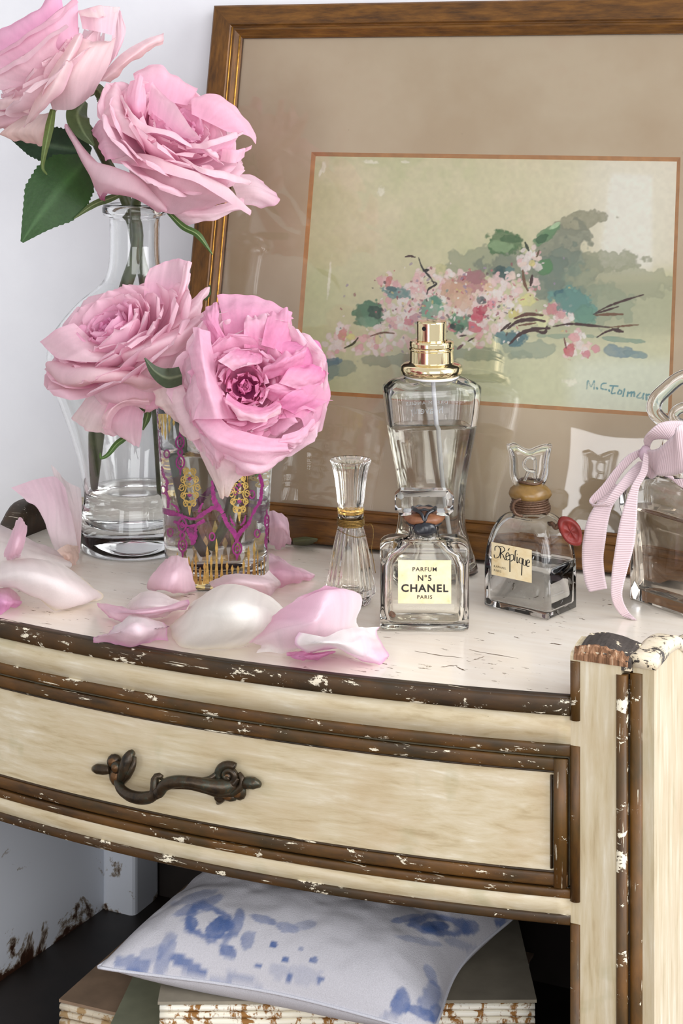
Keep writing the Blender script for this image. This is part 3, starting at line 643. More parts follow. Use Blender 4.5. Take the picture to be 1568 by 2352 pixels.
def solid(name, VF, mat, parent, smooth=True, bev=0.0):
    o = mk(name, *VF, mat, parent, smooth=smooth)
    bm = bmesh.new(); bm.from_mesh(o.data); bmesh.ops.recalc_face_normals(bm, faces=bm.faces); bm.to_mesh(o.data); bm.free(); return o
def paperm(name, a, b_, st):
    m, nt, bs, L = nodes(name); v = texco(nt); n = noise(nt, v, 130, 5, .65, .3); n2 = noise(nt, v, 1500, 2)
    c = ramp(nt, n, [(.35, a), (.6, b_), (.75, st)]); L.new(c, bs.inputs['Base Color']); bs.inputs['Roughness'].default_value = .7; bump(nt, bs, n2, .1, .0003); return m
M['label'] = paperm('yellowed_paper_label', srgb(236,222,186), srgb(228,208,164), srgb(212,180,122))

# ---------------------------------------------------------------- carafe vase
VD = 1.073; VX = (309-CX)*VD/F; VK = VD/F
vz = lambda y: H-(y-HY)*VK
vase = thing('glass_vase', 'tall clear glass carafe vase with rolled lip holding two pink roses', 'vase', (VX, VD, .0004))
def rp(pairs, sub=0.0): return [(max(r*VK-sub, .0005), vz(y)) for r, y in pairs]
outer = [(.0005, 0.0006), (.020, .0004), (.0315, .0), (.0335, .002)]+sm(rp([(127,1228),(126,1205),(119,1165),(115,1140),(120,1100),(136,1030),(158,960),(182,895),(199,835),(193,780),(165,735),(125,692),(92,665),(70,642),(60,612),(57,570),(57,505)]), 70)
lipz = vz(497); liph = vz(470)
outer += [(.0162, lipz), (.0190, lipz+.0006), (.0199, lipz+.0025), (.0199, liph-.002), (.0190, liph), (.0160, liph+.0003), (.0140, liph-.001), (.0134, lipz-.002)]
inner = sm(rp([(57,520),(57,570),(60,612),(70,642),(92,665),(125,692),(165,735),(193,780),(199,835),(182,895),(158,960),(136,1030),(120,1100),(113,1145),(108,1180),(90,1203)], .0024), 66)+[(.010, vz(1208)), (.0005, vz(1209))]
solid('vase_body', lathe(outer+inner, 72), M['glass_wavy'], vase)
wl_ = [(r+.0003, z) for r, z in inner if z < vz(1122)]
solid('water', lathe([(.0005, vz(1122)), (.02, vz(1122))]+[(wl_[0][0], vz(1122))]+wl_, 64), M['water'], vase)

# ---------------------------------------------------------------- gilt and magenta tumbler
TD = 1.008; TX = (496-CX)*TD/F; TK = TD/F; TH = H-(928-HY)*TK
tum = thing('tea_glass', 'clear tumbler with magenta garlands and gilt spear border holding two roses', 'glass', (TX, TD, .0004))
TR0, TR1 = 114*TK, 137*TK; trad = lambda z: TR0+(TR1-TR0)*z/TH
to = [(.0005,.0005),(TR0-.004,.0004),(TR0-.001,.0),(TR0,.0012)]+[(trad(z), z) for z in np.linspace(.003, TH-.0006, 24)]+[(TR1-.0004, TH), (TR1-.0016, TH), (TR1-.002, TH-.001)]
ti = [(trad(z)-.0021, z) for z in np.linspace(TH-.003, .012, 24)]+[(TR0-.006, .0085), (.012, .0078), (.0005, .0078)]
solid('glass_body', lathe(to+ti, 72), M['glass'], tum)
wz = H-(1022-HY)*TK; tw_ = [(r+.0003, z) for r, z in ti if z < wz]
solid('water', lathe([(.0005, wz), (.02, wz), (trad(wz)-.0018, wz)]+tw_, 64), M['water'], tum)
def tpos(x, y, off=.00012, back=False):
    z = .05
    for _ in range(4):
        r = trad(z); s = max(-.999, min(.999, ((x-CX)*TD/F-TX)/r)); c = math.sqrt(1-s*s); d = TD-r*c
        s = max(-.999, min(.999, ((x-CX)*d/F-TX)/r)); z = H-(y-HY)*d/F
    z = max(z, .0010); r = trad(z)+off; c = math.sqrt(1-s*s)
    return (-r*s, r*c, z) if back else (r*s, -r*c, z)
class DB(MB):
    bk = False
    def st(s, pts, wd, n=None, jit=0.0, rs=None):
        n = n or max(4, 3*len(pts)); q = crom([(x, y, 0) for x, y in pts], n); T = np.gradient(q[:, :2], axis=0); T /= np.linalg.norm(T, axis=1)[:, None]+1e-9
        V = []
        for k in range(n):
            w_ = (wd if np.isscalar(wd) else np.interp(k/(n-1), np.linspace(0, 1, len(wd)), wd))/2; w1 = w_+jit*random.Random(k*7+int(q[0][0])).uniform(-1, 1); w2 = w_+jit*random.Random(k*5+int(q[0][1])).uniform(-1, 1)
            nx, ny = -T[k][1], T[k][0]
            V += [tpos(q[k][0]+nx*w1, q[k][1]+ny*w1, back=s.bk), tpos(q[k][0]-nx*w2, q[k][1]-ny*w2, back=s.bk)]
        return s.add(V, [(2*k, 2*k+1, 2*k+3, 2*k+2) for k in range(n-1)])
    def loop(s, x, y, rx, ry, wd, n=16):
        p = [(x+rx*math.sin(2*math.pi*k/n)*abs(math.sin(2*math.pi*k/n))**.25, y-ry*math.cos(2*math.pi*k/n)) for k in range(n+1)]; return s.st(p, wd, n*2+1)
    def dot(s, x, y, r): return s.st([(x-r, y), (x, y), (x+r, y)], [r*.4, r*2, r*.4], 7)
for bk in (False, True):
    def D():
        d = DB(); d.bk = bk; return d
    def done(d, name, mat):
        o = d.mk(name, mat, tum); return o
    MG, GG = M['enamel_magenta'], M['enamel_gold']
    for x, ys in ((414, (1016, 1062)), (419, (1206, 1252)), (612, (1200, 1246))):
        k_ = .55 if x > 600 else 1.0; d = D()
        d.st([(x, ys[0]-28), (x, ys[0]-14)], [2, 7*k_]); d.loop(x, ys[0], 9*k_, 15, 4); d.loop(x, ys[0], 3.4*k_, 6, 2.5); d.loop(x+.5, (ys[0]+ys[1])/2, 5*k_, 7, 4); d.loop(x+1, ys[1], 9*k_, 15, 4); d.loop(x+1, ys[1], 3.4*k_, 6, 2.5); d.st([(x+1, ys[1]+12), (x+1, ys[1]+30)], [7*k_, 2])
        o = done(d, 'diamond_chain', MG); o['kind'] = 'stuff'
    for pts, wd in (([(373,1070),(377,1092),(385,1105),(384,1130),(389,1148),(386,1166)], [5,7,9,8,9,10]), ([(372,1170),(395,1178),(412,1182),(430,1190),(448,1192),(460,1186),(478,1174),(492,1168),(506,1174)], [16,20,12,8,9,12,14,14,12]),
                    ([(487,1105),(489,1130),(492,1150),(500,1165),(512,1180)], [6,12,16,18,12]), ([(394,1156),(406,1164),(412,1176)], [3,9,6]), ([(466,1156),(460,1168),(456,1178)], [3,9,6]),
                    ([(590,1085),(600,1108),(600,1130),(597,1152),(588,1168),(578,1186)], [5,12,10,12,10,8]), ([(512,1182),(518,1200),(526,1212),(534,1222),(543,1234)], [12,14,14,16,18]), ([(578,1186),(572,1202),(564,1212),(554,1222),(545,1234)], [8,10,13,14,16]),
                    ([(528,1186),(532,1200),(540,1210)], [3,8,5]), ([(564,1186),(560,1200),(552,1210)], [3,8,5]), ([(543,1228),(543,1246),(543,1250)], [30,14,6]), ([(400,1196),(420,1206),(446,1208),(470,1196)], [10,8,10,14]), ([(440,1212),(444,1236),(442,1252)], [34,30,8]), ([(362,940),(364,980),(368,1020),(370,1060)], [4,6,4,6])):
        o = done(D().st(pts, [w_*.72 for w_ in wd], 34, 1.5), 'magenta_garland', MG)
    for x, y in ((392,1222),(487,1234),(590,1228),(578,1138),(384,1042),(376,1124),(540,1130)): done(D().loop(x, y, 6, 9, 3.2), 'magenta_lozenge', MG)
    d = D(); d.loop(544, 1262, 10, 15, 4); d.loop(544, 1262, 4, 6, 3); d.st([(544,1276),(543,1290)], [8,2]); o = done(d, 'magenta_pendant', MG); o['kind'] = 'stuff'
    for mx, my in ((436, 1122), (549, 1138)):
        d = D()
        for sx in (-1, 1):
            for k in range(5):
                yy = my-38+k*18; rr_ = (10, 16, 20, 16, 10)[k]; d.loop(mx+sx*rr_*.9, yy, 5, 7, 2.6); d.st([(mx, yy), (mx+sx*rr_*.5, yy-5), (mx+sx*rr_*1.3, yy+3)], 2.6)
            d.st([(mx+sx*3, my-46), (mx+sx*14, my-20), (mx+sx*8, my), (mx+sx*15, my+18), (mx+sx*2, my+44)], 3)
        for k in range(4): d.dot(mx, my-30+k*20, 3)
        d.st([(mx, my+40), (mx, my+62)], [9, 2]); o = done(d, 'gilt_medallion', GG); o['kind'] = 'stuff'
        d = D(); d.dot(mx, my-22, 5); d.dot(mx, my+16, 5); o = done(d, 'medallion_jewel', MG); o['kind'] = 'stuff'
    for i, (x, yt) in enumerate(((395,1290),(408,1268),(420,1296),(434,1278),(442,1287),(450,1271),(460,1304),(470,1292),(476,1255),(485,1279),(497,1239),(509,1275),(521,1292),(533,1300),(546,1302),(559,1288),(570,1257),(583,1245),(591,1267),(599,1290),(606,1280),(384,1300))):
        k_ = 1.0 if 410 < x < 590 else .6
        done(D().st([(x,yt),(x,yt+10),(x,yt+20),(x,yt+26),(x,yt+40),(x,1342)], [1,7*k_,3*k_,5*k_,8*k_,8*k_], 20), 'gilt_spear', GG)
    for x, yb in ((368,985),(374,1000),(381,1010),(390,994),(400,978),(412,966),(600,980),(612,996),(622,985),(628,970)):
        done(D().st([(x,950),(x,yb-26),(x,yb-22),(x,yb-10),(x,yb)], [6,6,2.5,6,1], 16), 'gilt_spear', GG)

# ---------------------------------------------------------------- tall spray bottle
SD = 1.018; SX = (991-CX)*SD/F; SK = SD/F; sz = lambda y: H-(y-HY)*SK
spb = thing('spray_perfume_bottle', 'tall waisted perfume bottle with gold spray collar and pale liquid', 'perfume bottle', (SX, SD, .0004), .18)
def wsec(y, sub=0.0):
    ys = [888, 930, 975, 1040, 1100, 1150, 1185, 1230, 1275, 1308]; ws = [113, 109, 103, 90, 78, 73, 72, 79, 94, 106]
    hw = float(np.interp(y, ys, ws))*SK*.985-sub; q = .62+.12*max(0, min(1, (y-1000)/200)); return hw, hw*q, hw*.42
yy = crom([(888,0,0),(1342,0,0)], 40)[:, 0]
ysm = np.linspace(1308, 890, 44); ww = np.array([wsec(y)[0] for y in ysm]); kk = np.ones(7)/7; wsm = np.convolve(np.pad(ww, 3, 'edge'), kk, 'valid')
sp_o = [(.001,.001,.001,.0008), (.018,.012,.008,.0004), (wsm[0]-.002, wsm[0]*.72-.002, wsm[0]*.42, .0)]
for y, w_ in zip(ysm, wsm):
    q = .62+.10*max(0, min(1, (y-1000)/200)); sp_o.append((w_, w_*q, w_*.42, max(.0012, sz(y))))
wt = wsm[-1]
sp_o += [(wt-.0006, wt*.62-.0006, wt*.42, sz(886)), (.024, .0150, .010, sz(876)), (.0165, .0125, .011, sz(866)), (.0125, .0120, .0119, sz(862)), (.0120, .0120, .0119, sz(850)), (.0090, .0090, .0089, sz(850)), (.0090, .0090, .0089, sz(866))]
sp_i = [(.0105, .0100, .0095, sz(870)), (.018, .0118, .010, sz(880)), (wt-.0035, wt*.62-.003, wt*.36, sz(892))]
for y, w_ in zip(ysm[::-1], wsm[::-1]):
    if y < 1290: q = .62+.10*max(0, min(1, (y-1000)/200)); sp_i.append((w_-.0030, w_*q-.0028, w_*.38, sz(y)-.003 if y > 900 else sz(y)-.0035))
zi = sp_i[-1][3]; sp_i += [(.016, .0105, .008, zi-.0012), (.001, .001, .0009, zi-.0014)]
sp_i = [s for k, s in enumerate(sp_i) if k == 0 or s[3] < sp_i[k-1][3]+1e-9]
solid('bottle_body', rings(sp_o+sp_i), M['glass'], spb)
lz = sz(976); lq = [(a+.0003, b2+.0003, r, z) for a, b2, r, z in sp_i if z < lz]
solid('perfume', rings([(.001,.001,.0009,lz), (lq[0][0], lq[0][1], lq[0][2], lz)]+lq), M['perfume'], spb)
solid('dip_tube', tube(crom([(0,0,sz(858)), (.0015,0,sz(920)), (.003,0,sz(990)), (.006,0,sz(1120)), (.012,0,sz(1290))], 24), .0013, 10), M['plastic_tube'], spb)
gp = [(.0122, sz(862)), (.0160, sz(864)), (.0176, sz(858)), (.0182, sz(850)), (.0178, sz(841)), (.0162, sz(836)), (.0135, sz(834)), (.0129, sz(832)), (.0128, sz(806)), (.0132, sz(804)), (.0132, sz(801)), (.0126, sz(799)), (.0130, sz(796)), (.0130, sz(788)), (.0124, sz(784)), (.0092, sz(783)), (.0088, sz(786))]
g = solid('gold_collar', lathe(sharp(gp[:1])+gp[1:6]+sharp(gp[6:]), 64), M['gold'], spb)
solid('shoulder_gasket', lathe([(.0105, sz(870)), (.0158, sz(869)), (.0160, sz(864)), (.0105, sz(863))], 48), M['plastic_tube'], spb)
cp = solid('spray_button', lathe(sharp([(.0083, sz(788)), (.0086, sz(787)), (.0087, sz(742)), (.0084, sz(739)), (.0075, sz(738.5)), (.0005, sz(738))]), 48), M['gold'], spb)
M['black_hole'] = plain('nozzle_black', (.01,.01,.012), .3)
a_ = math.radians(-90-34)-.18; zc = sz(753); V = []
for i in range(12):
    t = 2*math.pi*i/12; aa_ = a_+.15*math.cos(t); V.append((.00885*math.cos(aa_), .00885*math.sin(aa_), zc+.0013*math.sin(t)))
mk('nozzle', V, [list(range(12))], M['black_hole'], cp, smooth=False)
M['etch'] = plain('white_etching', (.85,.85,.85), .6)
hb = wt*.62+.0001
text('DREAM ANGELS', .0032, 'etched_lettering', M['etch'], spb, backf(0, hb-.0006, sz(941)), space=1.25); text('heavenly', .0062, 'etched_lettering', M['etch'], spb, backf(0, hb-.0012, sz(962)))

# ---------------------------------------------------------------- square perfume bottle with black seal
QD = .918; QX = (973.5-CX)*QD/F; QK = QD/F; qz = lambda y, d=QD: H-(y-HY)*d/F
sq = thing('square_perfume_bottle', 'square clear perfume bottle labelled PARFUM No5 with black wax seal and faceted stopper', 'perfume bottle', (QX, QD, .0004), -.02)
hx, hy = 102.5*.909/F, .0108; TB = .0462
so = [(.001,.001,.0009,.0008), (.017,.007,.003,.0006), (hx-.0016, hy-.0016, .0022, 0), (hx-.0003, hy-.0003, .0026, .0008), (hx, hy, .0026, .002), (hx, hy, .0026, TB-.0042), (hx-.0004, hy-.0003, .0026, TB-.0030), (hx-.0022, hy-.0012, .0026, TB-.0012), (hx-.0042, hy-.0022, .0028, TB-.0002), (hx-.007, hy-.0030, .0028, TB), (.0095, .0078, .0076, TB), (.0082, .0080, .0079, TB+.0012), (.0079, .0079, .0078, TB+.0030), (.0079, .0079, .0078, TB+.0092), (.0052, .0052, .0051, TB+.0092)]
si = [(.0052, .0052, .0051, TB+.0010), (.0060, .0056, .0054, TB-.0012), (.0120, .0072, .005, TB-.0030), (hx-.0046, hy-.0026, .005, TB-.0075), (hx-.0024, hy-.0020, .0048, TB-.013), (hx-.0022, hy-.0019, .0048, .012), (hx-.0024, hy-.0020, .0048, .0054), (hx-.0050, hy-.0028, .005, .0040), (.010, .006, .004, .0048), (.001, .001, .0009, .0052)]
solid('bottle_body', rings(so+si), M['glass_warm'], sq)
# stopper: chamfered crystal bar
sx_, shh, sdp = 67*QK, 28.5*QK, .0068; zc = qz(1154)
def octo(x, z, c): return [(x, z-c), (x-c, z), (-x+c, z), (-x, z-c), (-x, -z+c), (-x+c, -z), (x-c, -z), (x, -z+c)]
R_ = [[(x, y, zc+z) for x, z in octo(a2, b2, c2)] for a2, b2, c2, y in ((sx_-.0034, shh-.0024, .0016, -sdp), (sx_, shh, .0028, -sdp+.0030), (sx_, shh, .0028, sdp-.0030), (sx_-.0034, shh-.0024, .0016, sdp))]
solid('stopper', hull_rings(R_), M['glass'], sq, smooth=False)
solid('stopper_plug', lathe([(.0050, TB+.001), (.0051, zc-shh+.0004)], 24), M['glass_warm'], sq)
mz = TB+.0095
solid('membrane', lathe([(.0070,mz-.0015),(.0092,mz-.0010),(.0106,mz+.0002),(.0110,mz+.0016),(.0102,mz+.0030),(.0082,mz+.0036),(.0068,mz+.0042),(.0066,mz+.0062),(.0050,mz+.0066)], 40, rfun=lambda r, z, a: r*(1+.03*math.sin(5*a)+.02*math.sin(11*a+z*900))), M['seal_tan'], sq)
solid('thread_wrap', lathe([(.0081,TB+.0068),(.0090,TB+.0072),(.0095,TB+.0080),(.0090,TB+.0087),(.0081,TB+.0088)], 40, rfun=lambda r, z, a: r*(1+.012*math.sin(30*a))), M['wax_black'], sq)
solid('upper_thread', tube([(.0062*math.cos(t), .0062*math.sin(t), mz+.0064+.0004*math.sin(7*t)) for t in np.linspace(0, 2*math.pi, 40)], .0007, 8), M['wax_black'], sq)
def blobm(c, r, seed, amp=.18, k=20, fx=1.0):
    V = []
    for j in range(k//2+1):
        ph = math.pi*j/(k//2)
        for i in range(k):
            th = 2*math.pi*i/k; u = np.array((math.sin(ph)*math.cos(th), math.sin(ph)*math.sin(th), math.cos(ph)))
            f_ = 1+amp*(float(fbm(np.array(u[0]*1.6+u[2]*.9+seed), np.array(u[1]*1.6-u[2]*1.3), seed, 1.2, 2))-.5)*2; V.append(np.array(c)+u*np.array(r)*f_)
    return V, gridfaces(k, k//2+1, cu=True, flip=True)
o = solid('black_wax_seal', blobm((-.0001, -.0098, TB+.0066), (.0056, .0030, .0040), 3, .35), M['wax_black'], sq)
solid('seal_cords', tube(crom([(-.0055,-.0052,mz+.0066), (-.0016,-.0086,mz+.0050), (0,-.0100,mz+.0015), (.0016,-.0086,mz+.0050), (.0055,-.0052,mz+.0066)], 30), .0009, 8), M['wax_black'], sq)
lw, lh = 61*.906/F, 50*.906/F; lzc = qz(1339.5, .906); fy = -hy-.00015
b = MB(); b.box((-lw, fy-.0001, lzc-lh), (lw, fy, lzc+lh)); lb = b.mk('paper_label', M['label'], sq, smooth=False)
for s, yb, size, bold, sp_, wx in (('PARFUM', 1315, .00305, .00003, 1.15, 1.0), ('N°5', 1337, .0041, .00007, 1.1, 1.0), ('CHANEL', 1362, .0053, .00016, 1.16, 1.05), ('PARIS', 1378, .0026, .00003, 1.25, 1.0)):
    text(s, size*1.03, 'printed_lettering', M['ink'], lb, front(.0, fy-.0002, qz(yb, .906)), bold=bold, space=sp_, sx=wx)
M['residue'] = plain('amber_residue', srgb(120,66,24), .4, 0, 300, .5)
solid('dried_residue', blobm((-hx+.0052, -.002, .0058), (.0030, .0030, .0018), 8, .5), M['residue'], sq)

# ---------------------------------------------------------------- little fluted bottle with amber trace
LD = .9586; LX = (805-CX)*LD/F; LK = LD/F; fz_ = lambda y: H-(y-HY)*LK
fl = thing('fluted_perfume_bottle', 'small fluted flask-shaped perfume bottle with flared cap and gold thread', 'perfume bottle', (LX, LD, .0004))
flute = lambda r, z, a: r*(1+.055*abs(math.cos(9*a))-.03) if r > .004 else r
fo = [(.0005,.0006),(.008,.0004),(.0105,0),(.0112,.001),(.0110,.0032),(.0092,.0045)]+sm([(r*LK, fz_(y)) for r, y in ((52,1368),(57,1360),(56,1345),(50,1315),(44,1280),(37,1245),(30,1215),(27,1205))], 30)+[(.0066, fz_(1200)), (.0066, fz_(1188)), (.0071, fz_(1186)), (.0071, fz_(1181)), (.0066, fz_(1180)), (.0040, fz_(1180)), (.0040, fz_(1195))]
fi = [(.0046, fz_(1205))]+sm([(r*LK-.0022, fz_(y)) for r, y in ((30,1215),(37,1245),(44,1280),(50,1315),(54,1342))], 20)+[(.0100, fz_(1352)), (.004, fz_(1356)), (.0005, fz_(1356))]
solid('bottle_body', lathe(fo+fi, 144, rfun=lambda r, z, a: flute(r, z, a) if fz_(1372) < z < fz_(1206) else r), M['glass_warm'], fl)
co_ = [(.0040, fz_(1179)), (.0068, fz_(1179)), (.0070, fz_(1174)), (.0069, fz_(1160))]+sm([(r*LK, fz_(y)) for r, y in ((30,1155),(33,1125),(37,1095),(42,1072),(47,1060),(46,1057))], 18)+[(.0085, fz_(1061)), (.004, fz_(1062)), (.0005, fz_(1061.5))]
solid('flared_cap', lathe(co_, 144, rfun=lambda r, z, a: flute(r, z, a) if z > fz_(1158) and r > .006 else r), M['glass_warm'], fl)
M['amber'] = glass('amber_residue_glass', (.95,.62,.18), 1.4)
solid('amber_ring', lathe([(.0045, fz_(1180)), (.0073, fz_(1179)), (.0075, fz_(1172)), (.0072, fz_(1167)), (.0045, fz_(1167))], 48), M['amber'], fl)
hp = [(.0072*math.cos(t), .0072*math.sin(t), fz_(1190)-t/(2*math.pi)*.0008) for t in np.linspace(0, 2*math.pi*5, 200)]
solid('gold_thread', tube(hp, .00048, 6), M['thread'], fl)
solid('loose_thread', tube(crom([(-.0072,-.003,fz_(1214)), (-.002,-.0082,fz_(1221)), (.004,-.0079,fz_(1227)), (.0085,-.003,fz_(1228))], 24), .00022, 5), M['thread'], fl)
w_ = np.array((LX, LD, .0004)); solid('hanging_thread', tube(crom([P(x, y, d)-w_ for x, y, d in ((833,1203,.952),(843,1206,.950),(850,1203,.949),(856,1212,.948),(857,1232,.948),(853,1262,.948),(857,1285,.948),(862,1316,.947))], 40), .00022, 5), M['thread'], fl)

# ---------------------------------------------------------------- bottle with shield stopper and red seal
RA = math.radians(-39.5); rc = (G(1105,1395)+G(1262,1428))/2
fd = np.array((math.cos(RA), math.sin(RA))); bd = np.array((-math.sin(RA), math.cos(RA))); rhx, rhy = .0212, .0148
rcx, rcy = rc[0]+bd[0]*rhy, rc[1]+bd[1]*rhy
rb = thing('shield_stopper_bottle', 'arched clear perfume bottle with script label, brown cord and red wax seal', 'perfume bottle', (rcx, rcy, .0004), RA)
rz = lambda y, d=rcy: H-(y-HY)*d/F
TR = .0515; ro = [(.001,.001,.0009,.0034), (.010,.006,.003,.0028), (rhx-.002, rhy-.002, .0022, 0), (rhx, rhy, .0026, .0012), (rhx, rhy, .0028, .024)]
for k in range(11):
    a = math.radians(9*k); ro.append((rhx-.0115*(1-math.cos(a)), rhy-.0062*(1-math.cos(a)), .003+.004*k/10, .024+(TR-.024)*math.sin(a)))
ro += [(.0086, .0084, .0083, TR+.0008), (.0085, .0085, .0084, TR+.0020), (.0085, .0085, .0084, TR+.0135), (.0050, .0050, .0049, TR+.0135), (.0050, .0050, .0049, TR+.001)]
ri = []
for k in range(10, -1, -1):
    a = math.radians(9*k); ri.append((rhx-.0020-.0115*(1-math.cos(a)), rhy-.0019-.0062*(1-math.cos(a)), .0024+.003*k/10, .024+(TR-.0262)*math.sin(a)))
ri += [(rhx-.0020, rhy-.0019, .0026, .0052), (rhx-.0036, rhy-.0034, .003, .0040), (.008, .006, .003, .0056), (.001, .001, .0009, .0062)]
solid('bottle_body', rings(ro+ri), M['glass'], rb)
cdw = np.array((rcx, rcy, 0))
def rloc(x, y, d):
    return np.array(rb.matrix_basis.inverted() @ Vector(P(x, y, d)))
zz0 = TR+.0135
solid('honey_wax_cap', lathe([(.0085,zz0-.0055),(.0108,zz0-.0046),(.0115,zz0-.0030),(.0110,zz0-.0008),(.0095,zz0+.0008),(.0080,zz0+.0020),(.0066,zz0+.0030),(.0040,zz0+.0036)], 48, rfun=lambda r, z, a: r*(1+.025*math.sin(4*a+z*500))), M['seal_honey'], rb)
cp_ = []
for t in np.linspace(0, 2*math.pi*6, 320):
    q = t/(2*math.pi*6); cp_.append(((.0100+.0006*math.sin(q*6))*math.cos(t), (.0100+.0006*math.sin(q*6))*math.sin(t), TR+.0012+q*.0072))
solid('cord_wrap', tube(cp_, .00075, 7), M['cord'], rb)
solid('neck_cord', tube([(.0064*math.cos(t), .0064*math.sin(t), zz0+.0038+.0004*math.sin(3*t)) for t in np.linspace(0, 2*math.pi, 40)], .00075, 7), M['cord'], rb)
solid('cord_drop', tube(crom([rloc(x, y, rcy-.012) for x, y in ((1196,1146),(1182,1153),(1178,1166),(1184,1180),(1200,1186))], 20), .00085, 7), M['cord'], rb)
solid('seal_cord', tube(crom([rloc(x, y, d) for x, y, d in ((1258,1206,rcy-.010),(1268,1203,rcy-.014),(1276,1212,rcy-.016),(1284,1203,rcy-.017))], 20), .0013, 7), M['cord'], rb)
# stopper: tulip-shaped shield, a little thicker round its rim
ol = [(1163,1021),(1172,1019),(1182,1017),(1198,1026),(1215,1032),(1232,1026),(1247,1021),(1258,1020),(1267,1021),(1263,1042),(1261,1062),(1260,1082),(1254,1104),(1243,1120),(1236,1132),(1234,1144),(1198,1144),(1195,1132),(1186,1120),(1174,1102),(1170,1082),(1170,1060),(1168,1042)]
oc = np.array([rloc(x, y, rcy) for x, y in ol]); 
sdir = np.array((math.cos(-RA), math.sin(-RA), 0)); nrm = np.array((math.sin(-RA), -math.cos(-RA), 0))     # faces the room, in bottle space
oc = crom(oc, 92, True); cen = oc.mean(0); RR = []
for f_, n_ in ((.0, .0013), (.5, .0013), (.78, .0014), (.88, .0026), (.95, .0030), (1.0, .0016), (1.0, -.0016), (.95, -.0030), (.88, -.0026), (.78, -.0014), (.5, -.0013), (.0, -.0013)):
    RR.append([cen+(p-cen)*max(f_, .01)+nrm*n_ for p in oc])
stp = solid('shield_stopper', hull_rings(RR), M['glass'], rb)
for k, pts in enumerate(([(1228,1052),(1228,1080),(1229,1106)], [(1228,1052),(1216,1048),(1205,1054),(1202,1066),(1210,1077),(1228,1081)], [(1213,1080),(1208,1090),(1203,1102)])):
    solid('raised_letter_stroke', tube(crom([rloc(x, y, rcy)+nrm*.0019 for x, y in pts], 24), .0009, 8), M['glass'], stp)
# red wax seal hanging at the side
sc_ = rloc(1309, 1219, rcy-.018); tilt = .45; V = []; k = 28
prof_ = [(0,.0024),(.35,.0022),(.55,.0020),(.66,.0030),(.80,.0036),(.94,.0026),(1.0,.0008),(.94,-.0014),(.5,-.0018),(0,-.0018)]
for f_, n_ in prof_:
    for i in range(k):
        t = 2*math.pi*i/k; rx_, rz_ = .0068*(1+.05*math.sin(3*t)), .0088*(1+.06*math.cos(2*t+.6)); x_ = max(f_, .01)*rx_*math.cos(t); z_ = max(f_, .01)*rz_*math.sin(t)
        V.append(sc_+sdir*(x_*math.cos(tilt)+z_*math.sin(tilt)*-.6)+np.array((0,0,1))*(z_*math.cos(tilt)*1.05-x_*math.sin(tilt)*-.2*-1)+nrm*(n_+.0004*math.sin(5*t)))
solid('red_wax_seal', (V, gridfaces(k, len(prof_), cu=True)), M['wax_red'], rb)
# label on the front face
fyl = -rhy-.00015
lx0, lx1, lz0, lz1 = -.0152, .0108, .0185, .0362
b = MB(); b.box((lx0, fyl-.0001, lz0), (lx1, fyl, lz1)); lb = b.mk('paper_label', M['label'], rb, smooth=False)
def ink(pts, wd, name='script_stroke'):
    pts = [(lx0+(x-1121)/(1222-1121)*(lx1-lx0), lz1-(y-(1255+(x-1121)*.088))/82*(lz1-lz0)) for x, y in pts]
    q = crom([(x, z, 0) for x, z in pts], 4*len(pts)); T = np.gradient(q[:, :2], axis=0); T /= np.linalg.norm(T, axis=1)[:, None]+1e-12; V = []
    for i in range(len(q)):
        c_ = wd*(.55+.9*abs(T[i][1]))/2; V += [(q[i][0]-T[i][1]*c_, fyl-.0002, q[i][1]+T[i][0]*c_), (q[i][0]+T[i][1]*c_, fyl-.0002, q[i][1]-T[i][0]*c_)]
    return mk(name, V, [(2*i, 2*i+1, 2*i+3, 2*i+2) for i in range(len(q)-1)], M['ink'], lb, smooth=False)
for pts, wd in (([(1130,1276),(1131,1266),(1140,1264),(1144,1274),(1140,1290),(1130,1294),(1128,1286)],.00038), ([(1138,1266),(1150,1264),(1155,1272),(1146,1281),(1150,1284),(1156,1296),(1160,1292)],.00045), ([(1145,1268),(1144,1294)],.00042),
    ([(1158,1289),(1166,1283),(1163,1277),(1158,1284),(1160,1296),(1167,1293)],.00042), ([(1163,1272),(1167,1266)],.0004), ([(1168,1282),(1168,1325)],.00046), ([(1168,1283),(1176,1281),(1177,1292),(1170,1298)],.00042), ([(1180,1296),(1181,1282),(1182,1270),(1186,1271)],.00042), ([(1186,1285),(1186,1300),(1189,1298)],.00044), ([(1186,1278),(1187,1279)],.0006),
    ([(1199,1288),(1193,1287),(1191,1298),(1198,1300)],.00042), ([(1199,1287),(1198,1312),(1197,1330)],.00046), ([(1202,1288),(1201,1302),(1207,1303),(1208,1290)],.00042), ([(1208,1290),(1208,1304)],.0004), ([(1210,1298),(1217,1295),(1214,1289),(1210,1295),(1211,1306),(1217,1304)],.00042)): ink(pts, wd)
text('RAPHAEL', .00165, 'printed_lettering', M['ink'], lb, front(lx0+.0016, fyl-.0002, lz0+.0043), 'LEFT', space=1.25); text('PARIS', .00165, 'printed_lettering', M['ink'], lb, front(lx0+.0016, fyl-.0002, lz0+.0021), 'LEFT', space=1.25)

